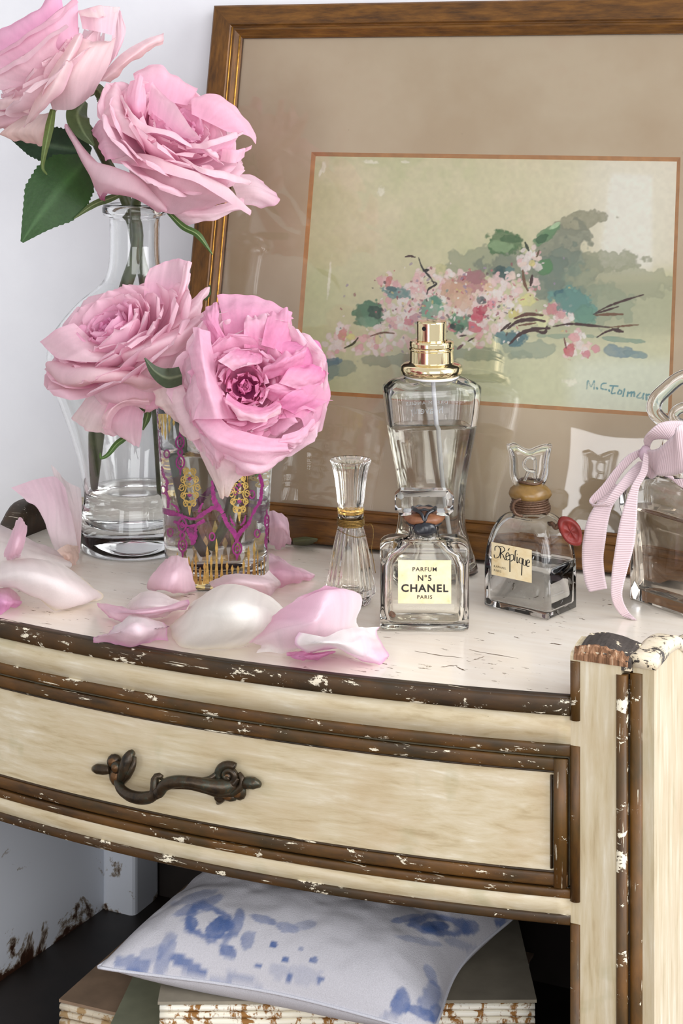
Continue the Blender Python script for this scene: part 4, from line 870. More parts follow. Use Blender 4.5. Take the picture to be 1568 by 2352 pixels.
# ---------------------------------------------------------------- beribboned flask at the right
BA = math.radians(-55); bc = G(1442, 1376); bf = np.array((math.cos(BA), math.sin(BA))); bb2 = np.array((-math.sin(BA), math.cos(BA)))
bhx, bhy = .0240, .0110; bcx, bcy = bc[0]+bf[0]*bhx+bb2[0]*bhy, bc[1]+bf[1]*bhx+bb2[1]*bhy
fb = thing('ribbon_flask', 'wide-shouldered clear glass flask with a pink ribbon bow and looped stopper', 'perfume bottle', (bcx, bcy, .0004), BA)
bo = [(.001,.001,.0009,.0022), (.016,.006,.003,.0018), (bhx-.0015, bhy-.0015, .002, 0), (bhx, bhy, .0022, .001), (bhx, bhy, .0026, .012)]
for zq, dx in ((.025,.0006),(.036,.002),(.043,.0042),(.050,.0062),(.057,.0066),(.0625,.0050),(.0662,.0),(.0685,-.007),(.0700,-.0125)): bo.append((bhx+dx, bhy+dx*.4 if dx > 0 else max(.0085, bhy+dx*.2), .0034 if dx > -.01 else .008, zq))
bo += [(.0088, .0086, .0085, .0715), (.0085, .0085, .0084, .074), (.0085, .0085, .0084, .085), (.0052, .0052, .0051, .085), (.0052, .0052, .0051, .072)]
bi = [(.012, .0062, .004, .0672), (.022, .0072, .004, .0650), (.0272, .0092, .004, .0610), (.0282, .0102, .004, .0565), (.0278, .0102, .004, .0502), (.0256, .0094, .003, .0430), (.0232, .0086, .003, .036), (.0218, .0082, .003, .025), (.0212, .0080, .003, .010), (.019, .0066, .003, .0066), (.010, .005, .003, .0076), (.001, .001, .0009, .008)]
solid('bottle_body', rings(bo+bi), M['glass'], fb)
M['brown_perfume'] = glass('brownish_perfume', (.70,.64,.57), 1.36)
fl_ = [(a+.0003, c_+.0003, r, z) for a, c_, r, z in bi if z < .0510]
solid('perfume', rings([(.001,.001,.0009,.0510), (fl_[0][0], fl_[0][1], fl_[0][2], .0510)]+fl_), M['brown_perfume'], fb)
def bloc(x, y, d): return np.array(fb.matrix_basis.inverted() @ Vector(P(x, y, d)))
sl = [bloc(x, y, bcy) for x, y in ((1600,990),(1556,985),(1525,968),(1503,945),(1506,918),(1530,893),(1562,868),(1600,858),(1640,868),(1672,900),(1678,940),(1655,975)) ]
st_ = solid('looped_stopper', tube(crom(sl+[sl[0]], 80), [.0034,.0036,.0042,.0040,.0036,.0040,.0036,.0034,.0034], 16), M['glass'], fb)
solid('inner_loop', tube(crom([bloc(x, y, bcy-.004) for x, y in ((1600,985),(1560,972),(1546,955),(1562,938),(1600,930))], 30), .0028, 14), M['glass'], st_)
solid('stopper_plug', lathe([(.0049,.074),(.0050,.0855),(.0075,.0862),(.0060,.090),(.0035,.094)], 28), M['glass'], fb)
# ribbon
M['ribbon'] = attrmat('grosgrain_ribbon', .55, .15, None, .1, .3)
def ribbon(name, parent, A, B, dA, dB=None, n=150, ribs=None):
    """strip between edge curves A and B given as photo pixels with distances"""
    dB = dA if dB is None else dB
    ra = crom([np.append(P(x, y, d), 0)[:3] for (x, y), d in zip(A, dA)], n); rb_ = crom([P(x, y, d) for (x, y), d in zip(B, dB)], n)
    L_ = np.linalg.norm(np.diff((ra+rb_)/2, axis=0), axis=1).sum(); ribs = ribs or max(6, int(L_/.00125)); m_ = 8; n2 = ribs*4
    ra = crom([P(x, y, d) for (x, y), d in zip(A, dA)], n2); rb_ = crom([P(x, y, d) for (x, y), d in zip(B, dB)], n2)
    u = np.linspace(0, 1, m_); V = ra[:, None, :]*(1-u)[None, :, None]+rb_[:, None, :]*u[None, :, None]
    T = np.gradient((ra+rb_)/2, axis=0); W_ = rb_-ra; Nn = np.cross(T, W_); Nn /= np.linalg.norm(Nn, axis=1)[:, None]+1e-12
    ph = np.cos(np.arange(n2)/4*2*math.pi); V = V+Nn[:, None, :]*(ph*.00018)[:, None, None]
    base = lin(212,190,194); c = np.repeat((base[None]*(1+.16*ph[:, None]))[:, None, :], m_, 1); c[:, 0] = c[:, -1] = lin(220,202,206)
    o = mk(name, V.reshape(-1, 3), gridfaces(m_, n2), M['ribbon'], parent, col=c.reshape(-1, 3), world=True)
    so_ = o.modifiers.new('thickness', 'SOLIDIFY'); so_.thickness = .0004; return o
D0 = bcy
rbn = thing('ribbon', 'pale pink grosgrain ribbon tied in a bow round the flask neck', 'ribbon', (bcx, bcy, .075))
R2 = lambda *a, **k: ribbon(*a[:1], rbn, *a[1:], **k)
R2('ribbon_tail', [(1400,1108),(1372,1150),(1350,1190),(1338,1240),(1336,1290),(1342,1335),(1352,1360)], [(1440,1120),(1408,1160),(1396,1200),(1390,1240),(1385,1280),(1388,1320),(1394,1352)], [D0-.012,D0-.016,D0-.018,D0-.018,D0-.014,D0-.012,D0-.012])
R2('ribbon_tail', [(1478,1040),(1470,1080),(1448,1120),(1425,1190),(1412,1260),(1403,1330),(1405,1380),(1425,1412),(1452,1424)], [(1488,1045),(1486,1085),(1466,1125),(1462,1190),(1456,1250),(1440,1310),(1428,1365),(1440,1400),(1462,1425)], [D0-.030,D0-.034,D0-.036,D0-.037,D0-.037,D0-.036,D0-.034,.9300,.9268])
R2('bow_loop', [(1472,1030),(1440,1046),(1410,1078),(1384,1112),(1356,1142),(1354,1155),(1370,1160),(1390,1150),(1412,1120),(1440,1085),(1465,1060)], [(1476,1042),(1450,1062),(1424,1092),(1398,1130),(1362,1158),(1366,1164),(1394,1164),(1408,1156),(1440,1122),(1470,1092),(1478,1060)], [D0-.018,D0-.020,D0-.022,D0-.023,D0-.024,D0-.028,D0-.032,D0-.034,D0-.034,D0-.030,D0-.022])
R2('bow_loop', [(1482,1030),(1478,1010),(1490,992),(1515,972),(1548,966),(1580,970)], [(1490,1036),(1500,1012),(1530,1010),(1555,1020),(1570,1026),(1590,1030)], [D0-.018,D0-.026,D0-.032,D0-.032,D0-.028,D0-.024])
R2('bow_loop', [(1484,1034),(1510,1030),(1545,1000),(1552,985),(1568,975),(1600,985)], [(1482,1060),(1500,1082),(1510,1092),(1545,1092),(1580,1080),(1610,1060)], [D0-.024,D0-.034,D0-.044,D0-.048,D0-.046,D0-.04], [D0-.022,D0-.026,D0-.034,D0-.040,D0-.044,D0-.04])
R2('bow_loop', [(1484,1044),(1500,1040),(1520,1042),(1545,1050)], [(1482,1090),(1494,1100),(1504,1095),(1520,1082)], [D0-.018,D0-.022,D0-.026,D0-.03])
ko = solid('knot', blobm(rbn.matrix_basis.inverted() @ Vector(P(1482,1040,D0-.022)), (.0032,.0028,.0042), 5, .25), M['ribbon'], rbn)
ca = ko.data.color_attributes.new('Col', 'FLOAT_COLOR', 'POINT'); ca.data.foreach_set('color', np.tile(np.append(lin(206,180,192), 1), len(ko.data.vertices)))
R2('neck_band', [(1478,1052),(1520,1062),(1560,1062),(1600,1056)], [(1478,1070),(1520,1082),(1560,1082),(1600,1076)], [D0-.017,D0-.0105,D0-.0094,D0-.011])
R2('ribbon_tail', [(1520,1092),(1548,1100),(1575,1100),(1610,1108)], [(1545,1095),(1552,1110),(1575,1125),(1612,1140)], [D0-.03,D0-.034,D0-.036,D0-.036])
# ================================================================ roses
def loft(rows, nu=18, nv=20):
    """smooth sheet through a control net; rows may have different lengths"""
    R = np.array([crom(r, nu) for r in rows]); return np.array([crom(R[:, k], nv) for k in range(nu)]).transpose(1, 0, 2)   # (nv,nu,3)
def normals(Gd):
    a = np.gradient(Gd, axis=1); b_ = np.gradient(Gd, axis=0); n = np.cross(a, b_); return n/(np.linalg.norm(n, axis=2)[..., None]+1e-12)
def petal_cols(nv, nu, c0, c1, seed, edge=None):
    v = np.linspace(0, 1, nv)[:, None]; u = np.linspace(-1, 1, nu)[None]
    f = np.clip(v**1.5+.12*(vnoise(u*9+0*v, v*2+0*u, seed)-.5), 0, 1)[..., None]; c = np.array(c0)*(1-f)+np.array(c1)*f
    if edge is not None:
        e = np.clip(np.maximum((v-.86)/.14+0*u, (abs(u)-.9)/.1+0*v), 0, 1)[..., None]**2*.7; c = c*(1-e)+np.array(edge)*e
    vein = .90+.10*vnoise(u*34+0*v, v*1.5+0*u, seed+5); return np.clip(c*vein[..., None], 0, 1)
def ruffle(nv, nu, seed):
    rg_ = random.Random(seed); u = np.linspace(-1, 1, nu)[None]; v = np.linspace(0, 1, nv)[:, None]; a, b_, c_ = rg_.uniform(0, 6), rg_.uniform(0, 6), rg_.uniform(.8, 1.3)
    return v**2.5*(np.sin(u*3.6*c_+a)+.55*np.sin(u*7.7*c_+b_)+.3*np.sin(u*15+a))
def sheet(name, Gd, col, parent, mat, crink=.0, seed=0, ruf=0.0, **k):
    nv, nu = Gd.shape[:2]
    n = normals(Gd); U, V_ = np.meshgrid(np.arange(nu), np.arange(nv)); Gd = Gd+n*((fbm(U, V_, seed, .16, 3)-.5)*(crink+.0003)+ruffle(nv, nu, seed)*ruf)[..., None]
    return mk(name, Gd.reshape(-1, 3), gridfaces(nu, nv), mat, parent, col=col.reshape(-1, 3), **k)
C_PALE, C_SOFT, C_MID, C_PINK, C_DEEP, C_CREAM = lin(253,227,233), lin(252,215,227), lin(250,198,221), lin(247,178,214), lin(230,120,186), lin(253,234,231)
class Rose:
    def __init__(s, label, px, py, dc, mat='petal', crink=0.0):
        s.dc = dc; s.mat = M[mat]; s.crink = crink; s.k = 0
        s.o = thing('rose', label, 'rose', P(px, py, dc)); s.b = P(px, py, dc)
    def hero(s, rows, c0=C_PALE, c1=C_SOFT, edge=None):
        s.k += 1; Gd = loft([[P(x, y, s.dc-l/1000) for x, y, l in r] for r in rows], 28, 28); edge = np.array(c1)*np.array((.97,.80,.90)) if edge is None else edge
        return sheet('petal', Gd, petal_cols(*Gd.shape[:2], c0, c1, s.k*13+int(s.dc*1000), edge), s.o, s.mat, s.crink+.0007, s.k*7,   .0011 if s.crink == 0 else .0014, world=True)
    def core(s, base, axis, layers, seed=1, twist=0.0):
        """whorls of petals about an axis; lengths in mm, angles in degrees"""
        ax = np.array(axis, float); ax /= np.linalg.norm(ax); e1 = np.cross(ax, (0, 0, 1)) if abs(ax[2]) < .95 else np.cross(ax, (1, 0, 0)); e1 /= np.linalg.norm(e1); e2 = np.cross(ax, e1); rg_ = random.Random(seed)
        for li, (n, r0, z0, Ln, W, a0, a1, curl, cup, ruf, c0, c1) in enumerate(layers):
            off = rg_.random()*6.28
            for j in range(n):
                ph = off+2*math.pi*(j+rg_.uniform(-.18, .18))/n; L1 = Ln*rg_.uniform(.88, 1.1)/1000; W1 = W*rg_.uniform(.88, 1.12)/1000; b0, b1 = a0+rg_.uniform(-6, 6), a1+rg_.uniform(-9, 9); cu = curl*rg_.uniform(.5, 1.4); nv, nu = 18, 15
                vs = np.linspace(0, 1, nv); sg_ = vs*vs*(3-2*vs); al = np.radians(b0*(1-sg_)+b1*sg_+cu*np.clip((vs-.72)/.28, 0, 1)**2); dv = L1/(nv-1)
                r = r0/1000+np.concatenate([[0], np.cumsum(np.sin(al[:-1])*dv)]); z = z0/1000+np.concatenate([[0], np.cumsum(np.cos(al[:-1])*dv)])
                w_ = np.where(vs < .74, (np.clip(vs, .02, 1)/.74)**.6, np.clip(1-(np.clip(vs-.74, 0, 1)/.262)**2.8, .004, 1)**(1/2.8))*W1
                Gd = np.zeros((nv, nu, 3)); us = np.linspace(-1, 1, nu); p1, p2, p3 = rg_.uniform(0, 6), rg_.uniform(0, 6), rg_.randrange(99)
                for a in range(nv):
                    rho = max(r[a], .0035)*cup+.001; be = np.clip(us*w_[a]/rho, -1.9, 1.9); rr_ = r[a]-rho+rho*np.cos(be); tt_ = rho*np.sin(be)
                    rf = ruf/1000*vs[a]**3*(np.sin(us*4.2+p1)+.6*np.sin(us*9+p2)); nr, nz = math.cos(al[a]), -math.sin(al[a])
                    roll = -.25*w_[a]*np.clip(abs(us)-.7, 0, 1)**2*4*vs[a]
                    rr2 = rr_+(rf-roll)*nr; zz_ = z[a]+(rf-roll)*nz
                    er = math.cos(ph)*e1+math.sin(ph)*e2; ep = -math.sin(ph)*e1+math.cos(ph)*e2
                    Gd[a] = np.array(base)+rr2[:, None]*er+tt_[:, None]*ep+zz_[:, None]*ax
                s.k += 1; sheet('petal', Gd, petal_cols(nv, nu, c0, c1, s.k+seed*50), s.o, s.mat, s.crink*.6, s.k, world=True)
    def stem(s, pts, rad, name='stem'):
        return mk(name, *tube(crom([P(x, y, d) for x, y, d in pts], 40), [r/1000 for r in rad], 10), M['stem'], s.o, world=True)
    def leaf(s, mid, half, name='leaf', fold=.25, c0=lin(46,74,40), c1=lin(38,62,34), serr=0.0, sub=None, curl=0.0):
        """blade along a midline of photo pixels+distance; half = half widths (mm) along it"""
        m_ = crom([P(x, y, d) for x, y, d in mid], 44); T = np.gradient(m_, axis=0); T /= np.linalg.norm(T, axis=1)[:, None]+1e-12
        view = m_-np.array((0, 0, H)); view /= np.linalg.norm(view, axis=1)[:, None]; S_ = np.cross(T, view); S_ /= np.linalg.norm(S_, axis=1)[:, None]+1e-12; Nn = np.cross(S_, T)
        hw = np.interp(np.linspace(0, 1, 44), np.linspace(0, 1, len(half)), half)/1000; us = np.linspace(-1, 1, 11)
        sr = 1+serr*((np.arange(44)*.5) % 1-.5)
        Gd = m_[:, None, :]+S_[:, None, :]*(us[None]*(hw*sr)[:, None]*math.cos(fold))[..., None]+Nn[:, None, :]*((abs(us)[None]*hw[:, None]*math.sin(fold)+curl*.001*np.sin(us*3)[None]*np.ones(44)[:, None]))[..., None]
        c = np.zeros((44, 11, 3))+np.array(c0); c[:, :] = c*(.8+.4*fbm(*np.meshgrid(us*6, np.arange(44)*.35), 9, 1, 3))[..., None]; c[:, 5] = np.array(c1)*1.5
        return mk(name, Gd.reshape(-1, 3), gridfaces(11, 44), M['leaf'], s.o, col=np.clip(c, 0, 1).reshape(-1, 3), world=True)
M['stem'] = plain('rose_stem', srgb(74,82,50), .4, 0, 120, .35)
def std(sc, rim=C_SOFT, inn=C_PINK, mid=C_MID, deep=C_DEEP, open_=0, wild=1.0):
    """common whorls for a full garden rose, scaled"""
    q = lambda n, r0, z0, L_, W, a0, a1, cu, cup, rf, c0, c1: (n, r0*sc, z0*sc, L_*sc, W*sc, a0, a1+open_, cu, cup, rf*sc*wild, c0, c1)
    return [q(4, .5, 8, 16, 7, 20, -26, 8, .9, .7, deep, inn), q(5, 1.5, 7, 19, 9, 30, -16, 10, .9, .8, deep, inn), q(6, 3, 6, 22, 11, 40, -6, 12, .95, 1.0, deep, mid), q(6, 4, 5, 25, 13, 48, 2, 16, 1.0, 1.1, inn, mid),
            q(7, 5, 4, 28, 15, 56, 10, 22, 1.05, 1.1, inn, rim), q(7, 6, 3, 32, 17, 64, 17, 30, 1.1, 1.1, inn, rim), q(7, 7, 2, 36, 19, 72, 25, 42, 1.15, 1.2, mid, rim), q(7, 8, 1, 40, 21, 80, 33, 55, 1.2, 1.2, mid, rim), q(7, 8.5, 0, 44, 23, 86, 42, 75, 1.3, 1.3, mid, rim)]
# ---------------------------------------------------------------- upper left bloom
A = Rose('palest rose with a long rolled petal, standing highest in the glass carafe', 172, 256, 1.052)
A.core(P(150, 205, 1.050), (-.64,-.12,.76), std(.92, C_PALE, C_MID, C_SOFT), 11)
for rows, c0, c1 in (
    ([[(120,252,16),(170,250,20),(215,215,10)],[(112,200,28),(180,170,38),(250,150,16)],[(160,115,32),(215,105,36),(266,92,14)],[(175,82,30),(220,96,42),(268,84,16)]], C_PALE, C_CREAM),
    ([[(172,80,34),(120,160,38),(80,230,34),(54,290,22)],[(186,76,42),(138,168,50),(97,240,45),(55,294,24)],[(192,84,36),(154,180,40),(112,244,36),(58,292,20)]], C_CREAM, C_PALE),
    ([[(60,262,8),(30,215,18),(80,205,24)],[(-40,230,14),(20,228,28),(72,222,32)],[(-40,252,10),(20,250,26),(66,262,26)]], C_PALE, C_CREAM),
    ([[(190,66,24),(230,74,26),(262,82,14)],[(182,34,24),(225,34,28),(270,42,10)],[(178,26,22),(225,14,22),(276,17,8)],[(186,40,30),(225,42,33),(270,26,10)]], C_SOFT, C_CREAM),
    ([[(245,160,4),(262,135,6),(268,128,2)],[(256,95,2),(280,85,2),(289,72,0)],[(262,32,0),(274,24,0),(280,36,0)]], C_SOFT, C_PALE),
    ([[(222,190,0),(270,130,6),(330,92,4),(376,75,0)],[(234,186,6),(285,145,14),(338,104,10),(375,86,2)],[(252,188,0),(300,150,4),(345,112,2),(372,98,0)]], C_PALE, lin(240,205,200)),
    ([[(60,262,8),(95,262,12),(132,252,6)],[(0,306,6),(60,300,14),(104,298,12)],[(18,313,4),(86,335,8),(102,318,8)]], C_CREAM, lin(240,206,196)),
    ([[(110,210,24),(150,190,28),(200,150,22)],[(-20,205,24),(60,150,34),(130,110,36)],[(-30,180,22),(60,120,36),(150,60,36)],[(-30,192,26),(64,132,42),(160,64,40)]], C_SOFT, C_PALE),
    ([[(90,190,24),(140,160,24),(180,100,20)],[(-30,150,20),(50,105,30),(120,60,32),(178,8,24)],[(-30,135,16),(50,88,28),(115,40,30),(172,-6,22)],[(-30,142,20),(55,98,34),(122,50,36),(180,4,26)]], C_MID, C_SOFT),
    ([[(60,150,16),(110,110,18),(150,60,14)],[(-30,112,8),(30,72,16),(90,30,18),(140,-10,12)],[(-30,98,4),(28,56,10),(84,18,12),(130,-16,6)]], C_PINK, C_MID),
    ([[(110,268,6),(60,270,8),(20,250,8)],[(60,290,2),(0,285,4),(-40,262,4)],[(20,300,-4),(-20,292,-4),(-50,270,-4)]], C_SOFT, lin(240,196,196))): A.hero(rows, c0, c1)
A.leaf([(196,232,1.046),(178,262,1.030),(190,300,1.022),(216,335,1.020)], [2,7,7,5,.6], 'sepal', .3, lin(72,88,52), lin(90,104,70)); A.leaf([(122,250,1.036),(112,300,1.026),(102,350,1.022),(98,385,1.022),(108,401,1.020)], [2,3,2.6,1.6,.5], 'sepal', .5, lin(96,112,60), lin(100,120,66))
A.leaf([(205,215,1.05),(222,205,1.056),(236,225,1.058),(226,235,1.05)], [2,4,4,1], 'sepal', .4, lin(84,92,60), lin(90,100,66))
A.leaf([(208,350,1.060),(150,340,1.066),(90,330,1.066),(22,316,1.064)], [3,12,13,9,.5], 'leaf', .3, lin(46,70,48), lin(56,80,52), .14); A.leaf([(205,360,1.050),(150,420,1.032),(95,490,1.024),(50,556,1.020)], [3,17,20,18,9,1], 'leaf', .2, lin(48,80,38), lin(50,82,40), .10)
A.stem([(166,250,1.050),(205,300,1.060),(238,360,1.070),(276,430,VD+.0045),(297,482,VD+.0048),(310,540,VD+.0048),(322,600,VD+.0048),(334,650,VD+.004),(352,800,VD),(366,1000,VD-.005),(374,1165,VD-.006)], [2.4,3.0,3.4,3.8,4.0,4.0,4.0,4.0,4.0,3.8,3.4])
# ---------------------------------------------------------------- upper right bloom
B = Rose('fully open pink rose with pointed lower petals, just above the carafe lip', 330, 432, 1.040)
B.core(P(372, 350, 1.034), (.46,-.50,.73), std(.98, C_SOFT, C_PINK, C_MID), 23)
for rows, c0, c1 in (
    ([[(215,372,8),(262,402,18),(322,424,22),(372,462,18)],[(151,286,8),(205,362,24),(262,384,36),(322,412,40),(384,482,24)],[(153,290,8),(207,396,28),(252,424,42),(322,450,42),(376,486,24)],[(152,288,6),(224,440,18),(240,444,30),(320,466,34),(360,486,22)]], C_PALE, C_SOFT),
    ([[(300,442,14),(340,472,18),(400,492,16),(470,482,14)],[(295,385,20),(350,412,34),(430,442,36),(520,466,24)],[(258,366,20),(335,352,38),(430,387,44),(520,432,36),(572,482,20)],[(260,374,22),(335,386,44),(425,408,50),(510,456,40),(572,494,20)]], C_SOFT, C_PALE),
    ([[(380,472,8),(430,480,16),(500,472,12),(560,452,6)],[(386,490,8),(440,494,20),(500,488,18),(562,472,8)],[(424,522,8),(444,514,16),(500,500,16),(572,478,6)]], C_SOFT, C_PALE),
    ([[(520,402,0),(540,440,6),(545,470,4)],[(575,400,-2),(590,436,8),(580,472,6)],[(606,416,-4),(642,458,2),(600,480,4)]], C_PALE, lin(240,200,214)),
    ([[(295,252,14),(325,292,22),(352,322,26)],[(268,190,14),(264,245,28),(302,280,36),(338,328,34)],[(252,200,8),(222,262,22),(262,292,36),(336,335,36)]], C_SOFT, C_PALE),
    ([[(262,290,12),(278,330,18),(304,372,20)],[(230,276,10),(242,322,20),(256,366,22)],[(212,300,6),(224,332,14),(247,368,18)]], C_SOFT, C_MID),
    ([[(300,268,22),(318,272,26),(334,270,24)],[(291,222,22),(312,236,32),(336,230,26)],[(300,186,14),(318,172,18),(334,200,18)]], C_MID, C_SOFT),
    ([[(300,282,22),(332,312,28),(382,322,30),(432,334,30)],[(280,225,20),(310,265,36),(345,287,40),(392,302,40),(436,331,36)],[(275,222,18),(300,278,38),(322,302,43),(362,306,45),(441,342,38)]], C_MID, C_PALE),
    ([[(340,262,24),(382,302,28),(440,322,26)],[(345,200,20),(385,250,34),(430,300,36),(458,322,30)],[(350,190,16),(396,238,37),(437,284,40),(463,323,32)]], C_MID, C_SOFT),
    ([[(420,352,26),(480,352,28),(530,342,20)],[(425,332,32),(475,323,38),(530,309,28),(556,300,16)],[(430,344,34),(480,336,42),(530,323,32),(562,306,16)]], C_MID, C_PALE),
    ([[(440,262,10),(480,282,10),(520,302,10)],[(440,226,6),(490,236,8),(540,272,8),(570,312,8)],[(452,222,0),(495,213,-2),(540,254,-2),(580,290,-4),(591,330,0)]], C_MID, C_SOFT),
    ([[(320,222,6),(370,232,6),(430,242,4)],[(308,180,0),(350,165,-2),(400,182,-2),(450,212,-2)],[(305,166,-4),(350,150,-8),(400,168,-10),(452,206,-10)]], C_MID, C_SOFT),
    ([[(400,372,26),(450,387,32),(540,402,20)],[(412,358,34),(470,385,44),(530,400,36),(576,416,20)],[(414,364,36),(470,398,47),(540,420,38),(572,424,20)]], C_SOFT, C_PALE),
    ([[(500,352,20),(520,367,22),(545,372,16)],[(510,340,28),(545,345,28),(576,334,14)],[(505,368,30),(540,374,30),(577,342,14)]], C_MID, C_SOFT),
    ([[(456,340,30),(470,352,34),(500,372,32)],[(460,334,36),(482,352,42),(510,376,38)],[(468,336,34),(492,350,40),(516,380,36)]], C_MID, C_PALE),
    ([[(214,416,18),(232,424,24),(252,436,24)],[(222,440,14),(236,446,18),(246,446,18)],[(234,458,10),(237,460,10),(240,456,10)]], C_MID, lin(196,110,150))): B.hero(rows, c0, c1)
B.leaf([(290,440,1.048),(255,455,1.044),(215,470,1.036),(170,502,1.030)], [1.6,2.6,2.2,.4], 'sepal', .5, lin(88,104,62), lin(120,130,90)); B.leaf([(385,486,1.028),(420,520,1.022),(455,540,1.020),(488,585,1.020)], [1.4,2.2,2.2,.4], 'sepal', .5, lin(70,96,48), lin(120,140,90))
B.stem([(330,426,1.040),(322,440,1.054),(314,456,VD-.0080),(310,490,VD-.0050),(316,540,VD-.0050),(308,600,VD-.0052),(290,655,VD-.006),(250,800,VD-.010),(226,950,VD-.006),(217,1080,VD-.003),(215,1160,VD)], [2.6,3.0,3.4,3.9,4.0,4.0,4.6,5.0,5.0,3.4,1.0])
# ---------------------------------------------------------------- lower left bloom
Cr = Rose('pink rose with a curled hanging petal in the tumbler, tilted towards the carafe', 300, 905, .980)
Cr.core(P(292, 818, .975), (-.42,-.42,.80), std(1.0, C_SOFT, C_PINK, C_MID), 37)
for rows, c0, c1 in (
    ([[(330,700,0),(380,700,2),(420,715,2)],[(332,645,-10),(385,635,-12),(428,652,-4)],[(345,614,-14),(395,596,-18),(433,600,-12)]], C_MID, C_SOFT),
    ([[(392,725,8),(402,715,8),(412,705,4)],[(412,665,6),(424,660,8),(436,650,0)],[(420,612,-6),(433,602,-8),(438,636,-6)]], C_SOFT, C_PALE),
    ([[(380,752,18),(420,712,14),(462,666,2)],[(390,757,28),(436,722,22),(480,658,2)],[(400,772,24),(452,722,14),(483,670,0)]], C_SOFT, C_PALE),
    ([[(275,806,28),(350,776,34),(420,746,26),(480,706,6)],[(278,814,40),(350,794,47),(430,760,36),(488,710,8)],[(285,830,36),(352,824,42),(432,796,28),(486,730,6)]], C_SOFT, C_PALE),
    ([[(290,942,8),(350,932,12),(420,902,6)],[(250,872,24),(340,872,32),(432,852,16)],[(268,832,32),(350,822,38),(442,792,22)]], C_PALE, C_SOFT),
    ([[(170,742,12),(230,792,22),(290,817,26)],[(130,757,14),(190,806,34),(260,832,40)],[(93,786,6),(138,824,30),(245,835,42)]], C_SOFT, C_PALE),
    ([[(150,832,20),(230,837,30),(330,852,28)],[(107,832,14),(150,850,34),(220,850,46),(300,860,46),(370,878,26)],[(108,852,16),(150,880,38),(220,876,48),(300,880,44),(366,888,24)],[(120,864,12),(168,893,28),(215,882,36),(300,887,34),(360,890,20)]], C_SOFT, C_CREAM),
    ([[(200,872,20),(280,882,26),(370,887,18)],[(215,905,22),(280,920,30),(372,912,20)],[(240,932,20),(300,937,22),(362,937,14)]], C_SOFT, C_PALE),
    ([[(212,895,16),(250,922,20),(292,927,18)],[(182,935,16),(230,955,26),(266,962,26)],[(161,961,12),(214,993,20),(252,1000,22)]], C_PALE, C_CREAM),
    ([[(250,925,24),(300,930,26),(330,945,18)],[(236,960,30),(280,970,30),(327,965,22)],[(240,990,26),(285,1002,26),(325,1000,20)],[(254,998,22),(300,1016,22),(321,1030,18)]], lin(244,196,214), C_PALE),
    ([[(345,930,30),(286,934,36),(260,958,38),(254,988,32)],[(342,922,34),(282,922,43),(248,950,44),(242,984,36)],[(338,918,30),(275,920,36),(240,950,38),(237,982,32)]], C_SOFT, C_CREAM),
    ([[(330,905,20),(370,900,22),(420,880,10)],[(335,935,22),(375,930,20),(415,905,8)],[(330,946,18),(360,942,16),(400,925,6)]], C_MID, C_SOFT)): Cr.hero(rows, c0, c1)
Cr.leaf([(318,930,.965),(338,945,.962),(336,965,.960),(328,988,.960)], [1,2.4,2,.4], 'sepal', .4, lin(70,90,50), lin(90,110,60)); Cr.leaf([(300,1000,.975),(270,1018,.97),(248,1044,.966),(232,1052,.965),(230,1040,.964)], [.8,2.0,1.8,1.2,.4], 'sepal', .5, lin(78,108,56), lin(110,140,80)); Cr.leaf([(470,690,.985),(476,675,.985),(482,655,.985)], [1,2.4,.4], 'sepal', .5, lin(60,80,44), lin(80,100,54))
Cr.stem([(300,900,.980),(340,902,.990),(384,914,1.000),(408,960,1.005),(430,1080,1.008),(455,1200,1.012),(480,1262,1.015)], [2.4,2.7,2.7,2.7,2.7,2.6,2.4])
